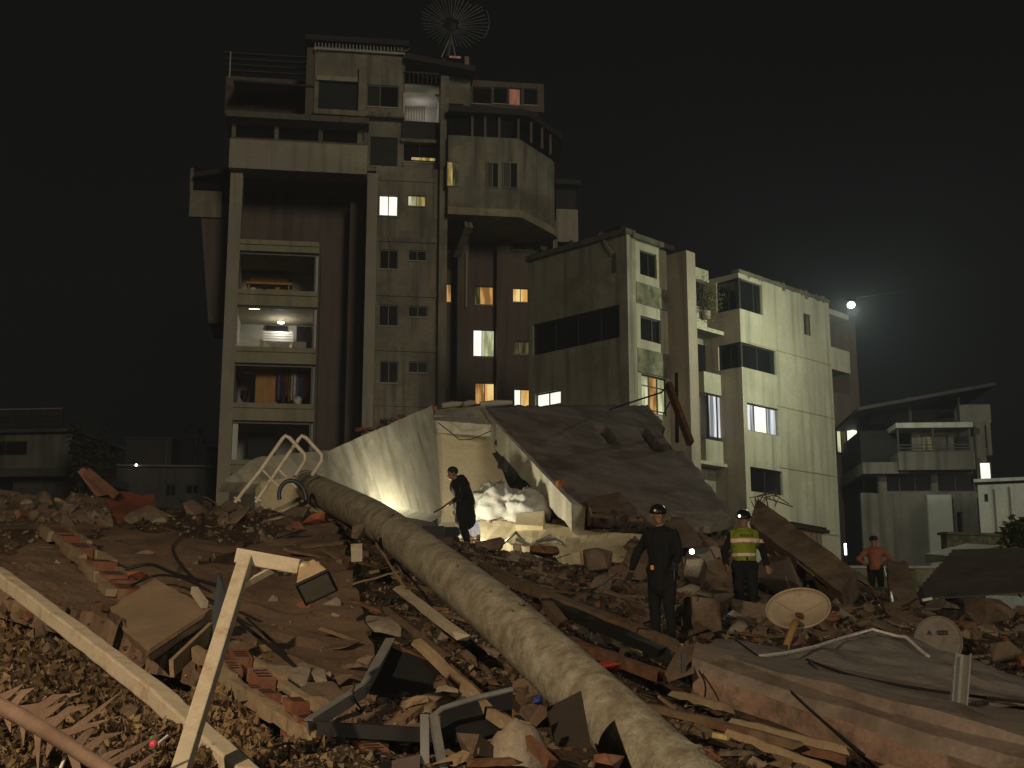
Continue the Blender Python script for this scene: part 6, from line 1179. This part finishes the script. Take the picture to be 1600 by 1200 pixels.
# torch lying lit in the middle of the rubble
c = at(1081, 862, 18.6); o = thing('hand_torch', 'small dazzling torch between the man in dark clothes and the policeman', 'torch', c - V((0, 0, .2)))
MB().tube([c + V((.02, .2, .02)), c + V((0, .05, 0)), c], [.018, .02, .034], 10).build('barrel', K['black'], o); MB().sphere(c - V((0, .01, 0)), .036, 10, 7, (1, .4, 1)).build('lens', emit('torch_lens', (1, 1, .85), 25), o)
lamp('torch_beam', 'POINT', c + V((0, -.12, 0)), 3.0, (.95, 1, .82), o, .04)
# ---------------------------------------------------------------- loose debris
bpy.context.view_layer.update(); DG = bpy.context.evaluated_depsgraph_get()
OKN = ('rubble_mound', 'slab', 'floor_top', 'fallen_plaster_slab', 'tan_slab', 'mauve_slab', 'tan_board', 'fallen_board', 'cracked_beam')
def cast(px, py, ok=OKN):
    d = ray(px, py).normalized(); h, loc, nor, i, ob, mt = scene.ray_cast(DG, V((0, 0, EYE)), d, distance=60)
    if h and ob.name.split('.')[0] in ok: return loc, nor, ob.name.split('.')[0]
    return None
def rock_mesh(seed, flat=1.0, n=14):
    r = random.Random(seed); pts = []
    for i in range(n): d = V((r.gauss(0, 1), r.gauss(0, 1), r.gauss(0, 1))).normalized(); s = max(abs(d.x), abs(d.y), abs(d.z)) ** .7; pts.append(V((d.x / s * r.uniform(.75, 1), d.y / s * r.uniform(.6, 1), d.z / s * flat * r.uniform(.75, 1))))
    mb = MB(); mb.hull(pts); return mb.mesh('rock', (0, 0, 0))
ROCK = {}
for nm, m in (('conc_brown', K['conc_brown']), ('concrete', K['concrete']), ('brick', K['brick']), ('plaster_edge', K['plaster_edge'])):
    ROCK[nm] = []
    for s in range(6):
        me = rock_mesh(s + len(nm) * 10, (.8, .45, .6, .35, .9, .5)[s]); me.materials.append(m); ROCK[nm].append(me)
bk = MB(); bk.box((-1, -.5, -.35), (1, .5, .35)); BRK = bk.mesh('brick_block', (0, 0, 0)); BRK.materials.append(K['brick'])
ZN = [('upper left ridge beside the tarpaulin', 0, 770, 470, 830, 46), ('dirt slab left of the lamp post', 0, 830, 380, 1010, 12), ('lower left corner among the dry leaves', 0, 1000, 420, 1200, 54), ('floor between the lamp post and the pole', 380, 830, 760, 1100, 42), ('heap under the planks at the bottom', 560, 1030, 960, 1200, 60),
      ('rubble right of the pole', 700, 850, 1040, 1060, 110), ('rubble around the policeman', 1040, 850, 1330, 1010, 110), ('dark gap under the canopy', 1000, 1050, 1400, 1200, 44), ('rubble behind the lettered dish', 1300, 930, 1600, 1060, 76)]
NAMEK = {'conc_brown': ('concrete_chunk', 'brown dusty concrete chunk'), 'concrete': ('concrete_chunk', 'grey broken concrete chunk'), 'brick': ('brick_fragment', 'terracotta brick fragment'), 'plaster_edge': ('plaster_flake', 'pale flake of plaster')}
cnt = {}
for zi, (zn, x0, y0, x1, y1, n) in enumerate(ZN):
    r = random.Random(100 + zi); done = 0; tries = 0
    while done < n and tries < n * 6:
        tries += 1; px, py = r.uniform(x0, x1), r.uniform(y0, y1); h = cast(px, py)
        if not h: continue
        loc, nor, on = h; k = r.choices(['conc_brown', 'concrete', 'brick', 'plaster_edge'], [.56, .16, .14, .14])[0]; key = NAMEK[k][0]
        if cnt.get(key, 0) >= 290: continue
        cnt[key] = cnt.get(key, 0) + 1; spx = 4 + 17 * r.random() ** 2.6; s = spx * mpp(loc.y)
        if loc.y < 9: s *= .8
        me = BRK if (k == 'brick' and r.random() < .6) else r.choice(ROCK[k]); o = bpy.data.objects.new(NAMEK[k][0], me); COL.objects.link(o)
        q = nor.to_track_quat('Z', 'Y').to_euler(); o.rotation_euler = (q.x + r.gauss(0, .35), q.y + r.gauss(0, .35), r.uniform(0, 6.28)); f = r.uniform(.7, 1.4); o.scale = (s * f, s / f, s * r.uniform(.7, 1.1)); o.location = loc - nor * s * .12
        size = 'large' if spx > 14 else ('small' if spx < 9 else 'medium')
        tag(o, '%s %s in the %s' % (size, NAMEK[k][1], zn), NAMEK[k][0].split('_')[1], 'loose debris in the ' + zn); done += 1
# larger flat pieces of broken slab
SL = []
for s_ in range(7):
    me = rock_mesh(900 + s_, (.10, .14, .18, .12, .22, .16, .09)[s_], 18); me.materials.append((K['conc_brown'], K['slab_brown'], K['conc_brown'], K['concrete'])[s_ % 4]); SL.append(me)
for zi, (zn, x0, y0, x1, y1, n) in enumerate((('upper left ridge beside the tarpaulin', 230, 775, 470, 820, 12), ('floor between the lamp post and the pole', 420, 840, 700, 1080, 6), ('rubble right of the pole', 720, 850, 1040, 1040, 26), ('rubble around the policeman', 1040, 860, 1330, 1000, 26), ('dark gap under the canopy', 1010, 1070, 1380, 1200, 12), ('rubble behind the lettered dish', 1330, 930, 1600, 1050, 20), ('heap under the planks at the bottom', 600, 1060, 960, 1200, 12), ('lower left corner among the dry leaves', 0, 1000, 400, 1200, 8))):
    r = random.Random(500 + zi); done = 0; tries = 0
    while done < n and tries < n * 8:
        tries += 1; h = cast(r.uniform(x0, x1), r.uniform(y0, y1))
        if not h: continue
        loc, nor, on = h; s = r.uniform(16, 42) * mpp(loc.y); q = (nor + V((r.gauss(0, .5), r.gauss(-.25, .4), 0))).normalized().to_track_quat('Z', 'Y').to_euler(); o = bpy.data.objects.new('broken_plate', r.choice(SL)); COL.objects.link(o)
        o.rotation_euler = q; o.rotation_euler.rotate_axis('Z', r.uniform(0, 6.28)); o.location = loc + nor * s * .05; o.scale = (s, s * r.uniform(.6, 1), s * r.uniform(.7, 1.2))
        tag(o, '%s flat piece of broken slab in the %s' % ('wide' if s > 29 * mpp(loc.y) else 'narrow', zn), 'slab', 'flat slab pieces in the ' + zn); done += 1
# boards and laths thrown about
for zi, (zn, x0, y0, x1, y1, n) in enumerate((('rubble right of the pole', 720, 860, 1040, 1040, 26), ('rubble around the policeman', 1040, 870, 1330, 1000, 22), ('floor between the lamp post and the pole', 420, 840, 720, 1080, 16), ('dark gap under the canopy', 1010, 1060, 1330, 1200, 16), ('rubble behind the lettered dish', 1330, 940, 1600, 1050, 16), ('heap under the planks at the bottom', 620, 1060, 960, 1200, 14))):
    r = random.Random(300 + zi); done = 0; tries = 0
    while done < n and tries < n * 8:
        tries += 1; h = cast(r.uniform(x0, x1), r.uniform(y0, y1))
        if not h: continue
        loc, nor, on = h; L_ = r.uniform(22, 75) * mpp(loc.y); a = r.uniform(-.6, .9); d = V((math.cos(a), math.sin(a) * .8, 0)); d = (d - nor * d.dot(nor) + nor * r.gauss(.05, .16)).normalized(); w = r.uniform(.02, .10)
        mk_ = r.choices(['timber', 'conc_brown', 'timber_pale', 'rust', 'black'], [.5, .18, .10, .14, .08])[0]; mb = MB(); c = loc + nor * .03; mb.sweep([c + d * (L_ * (k / 5 - .5)) + nor * (.02 * noise.noise(V((k, done, zi)))) for k in range(6)], w, .03, nor, .15, .06, done)
        mb.build('loose_board', K[mk_], None, '%s %s board in the %s' % ({'timber': 'brown', 'conc_brown': 'dusty', 'timber_pale': 'pale', 'rust': 'rusty', 'black': 'black'}[mk_], 'wide' if w > .06 else 'narrow', zn), 'board', 'loose boards in the ' + zn); done += 1
# bent reinforcing rods and wires
for zi, (zn, x0, y0, x1, y1, n) in enumerate((('rubble right of the pole', 720, 860, 1040, 1040, 16), ('rubble around the policeman', 1040, 860, 1330, 1000, 16), ('heap under the planks at the bottom', 560, 1050, 960, 1200, 12), ('upper left ridge beside the tarpaulin', 150, 775, 480, 825, 8), ('rubble behind the lettered dish', 1330, 930, 1600, 1050, 12), ('lower left corner among the dry leaves', 0, 1000, 400, 1200, 6))):
    r = random.Random(700 + zi); done = 0; tries = 0
    while done < n and tries < n * 8:
        tries += 1; h = cast(r.uniform(x0, x1), r.uniform(y0, y1))
        if not h: continue
        loc, nor, on = h; k_ = mpp(loc.y); p = loc.copy(); d = V((r.gauss(0, 1), r.gauss(0, .5), r.uniform(.0, .5))).normalized(); path = [p - V((0, 0, .05))]
        for q in range(7): d = (d + V((r.gauss(0, .35), r.gauss(0, .35), r.gauss(-.10, .3)))).normalized(); p = p + d * k_ * r.uniform(6, 13); p.z = max(p.z, H(p.x, p.y) + .02); path.append(p.copy())
        w_ = r.random() < .5; MB().tube(path, .007 if w_ else .011, 5).build('loose_wire' if w_ else 'bent_rod', K['black'] if w_ else K['rust'], None, ('thin black wire' if w_ else 'bent rusty reinforcing rod') + ' curling in the ' + zn, 'wire' if w_ else 'rod', 'wires and rods in the ' + zn); done += 1
# uncountable small debris
def stuff(name, m, label, cat, pts, seed, kind='rock'):
    r = np.random.RandomState(seed); n = len(pts); L_ = np.array([p[0] for p in pts]); S = np.array([p[1] for p in pts])
    if kind == 'rock':
        b = np.array([(-1, -1, -1), (1, -1, -1), (1, 1, -1), (-1, 1, -1), (-1, -1, 1), (1, -1, 1), (1, 1, 1), (-1, 1, 1)], float); F_ = np.array([(3, 2, 1, 0), (4, 5, 6, 7), (0, 1, 5, 4), (1, 2, 6, 5), (2, 3, 7, 6), (3, 0, 4, 7)])
        sh = b[None] * r.uniform(.35, 1.0, (n, 8, 3)) * r.uniform(.35, 1.2, (n, 1, 3))
    elif kind == 'leaf':
        b = np.array([(-1, 0, .25), (-.3, .45, .1), (.4, .35, .05), (1, 0, .3), (.4, -.35, .12), (-.3, -.45, .0), (0, 0, -.12)], float); F_ = np.array([(0, 1, 6, 5), (1, 2, 6, 6), (2, 3, 4, 6), (4, 5, 6, 6)])
        sh = b[None] * r.uniform(.5, 1.3, (n, 1, 3)) * np.array([1, 1, 1.6]) + r.normal(0, .10, (n, 7, 3))
    else:
        b = np.array([(-1, -1, -1), (1, -1, -1), (1, 1, -1), (-1, 1, -1), (-1, -1, 1), (1, -1, 1), (1, 1, 1), (-1, 1, 1)], float) * np.array([1, .045, .03]); F_ = np.array([(3, 2, 1, 0), (4, 5, 6, 7), (0, 1, 5, 4), (1, 2, 6, 5), (2, 3, 7, 6), (3, 0, 4, 7)]); sh = b[None] * r.uniform(.5, 1.5, (n, 1, 3))
    tilt = .7 if kind != 'stick' else .3
    ax, ay, az = r.normal(0, tilt, n), r.normal(0, tilt, n), r.uniform(0, 6.28, n)
    def rot(v, a, i, j): c, s = np.cos(a)[:, None], np.sin(a)[:, None]; x, y = v[..., i].copy(), v[..., j].copy(); v[..., i] = c * x - s * y; v[..., j] = s * x + c * y
    rot(sh, ax, 1, 2); rot(sh, ay, 0, 2); rot(sh, az, 0, 1); vs = sh * S[:, None, None] + L_[:, None]; nb = b.shape[0]
    fs = []
    for i in range(n):
        k = i * nb
        for f in F_: fs.append(tuple(k + x for x in dict.fromkeys(f.tolist())))
    me = bpy.data.meshes.new(name); me.from_pydata(vs.reshape(-1, 3).tolist(), [], fs); tag(link(name, me, m), label, cat, kind='stuff')
def sample(n, zones, smin, smax, pw, seed, ok=OKN, lift=.25, ymax=60):
    r = random.Random(seed); out = []; tot = sum((z[2] - z[0]) * (z[3] - z[1]) * z[4] for z in zones)
    for z in zones:
        for _ in range(int(n * (z[2] - z[0]) * (z[3] - z[1]) * z[4] / tot)):
            h = cast(r.uniform(z[0], z[2]), r.uniform(z[1], z[3]), ok)
            if h and h[0].y < ymax:
                if (h[2] == 'slab' and r.random() < .965) or (h[2] == 'shaft' and (r.random() < .9 or h[1].z < .8)): continue
                s = (smin + (smax - smin) * r.random() ** pw) * mpp(max(h[0].y, 6)); out.append((tuple(h[0] + h[1] * s * lift), s))
    return out
ALLZ = [(0, 770, 480, 1000, .7), (0, 1000, 450, 1200, 1.3), (450, 780, 760, 1200, 1.1), (700, 840, 1340, 1060, 1.5), (960, 1040, 1420, 1200, 1.2), (1300, 920, 1600, 1070, 1.3), (760, 800, 1130, 880, 1.0), (1600, 930, 1800, 1200, .8), (-200, 800, 0, 1200, .6)]
stuff('dusty_gravel', K['conc_brown'], 'brown crushed concrete gravel spread over the whole rubble heap', 'gravel', sample(9000, ALLZ, 1.5, 7, 2.6, 1, OKN + ('shaft',)), 11)
stuff('dark_gravel', K['dirt'], 'dark earth clods spread over the whole rubble heap', 'gravel', sample(7000, ALLZ, 2, 9, 2.4, 2), 12)
stuff('pale_gravel', K['concrete'], 'pale concrete crumbs spread over the whole rubble heap', 'gravel', sample(2200, ALLZ, 1.2, 5, 2.6, 3), 13)
stuff('brick_crumbs', K['brick'], 'red brick crumbs spread over the whole rubble heap', 'crumbs', sample(1300, ALLZ, 1.2, 5.5, 2.4, 4), 14)
stuff('splinters', K['timber'], 'brown wood splinters spread over the whole rubble heap', 'splinters', sample(3600, ALLZ, 6, 22, 1.6, 5, lift=.06), 15, 'stick')
stuff('leaf_litter', K['leaf_dry'], 'dry leaves heaped over the lower left corner', 'leaves', sample(4200, [(0, 950, 220, 1200, 1.3), (200, 1000, 430, 1200, 1.0), (300, 1060, 520, 1200, .5)], 5, 17, 1.5, 6, OKN), 16, 'leaf')
stuff('dark_leaf_litter', mat('rotten_leaf', (.09, .055, .03), (.15, .1, .055), var=.5, sc=6, bump=.2), 'dark rotten leaves heaped over the lower left corner', 'leaves', sample(4500, [(0, 930, 220, 1200, 1.3), (200, 1000, 430, 1200, 1.0)], 5, 17, 1.5, 7), 17, 'leaf')

# ---------------------------------------------------------------- night haze
hm, N, L = _new('night_haze'); out = N.new('ShaderNodeOutputMaterial'); pv_ = N.new('ShaderNodeVolumePrincipled'); pv_.inputs['Color'].default_value = (.74, .85, 1.0, 1); pv_.inputs['Density'].default_value = .0011; pv_.inputs['Anisotropy'].default_value = .25; L.new(pv_.outputs[0], out.inputs['Volume'])
MB().box((-120, -40, -1), (120, 170, 52)).build('haze', hm, None, 'thin night haze over the whole site', 'haze', kind='stuff')
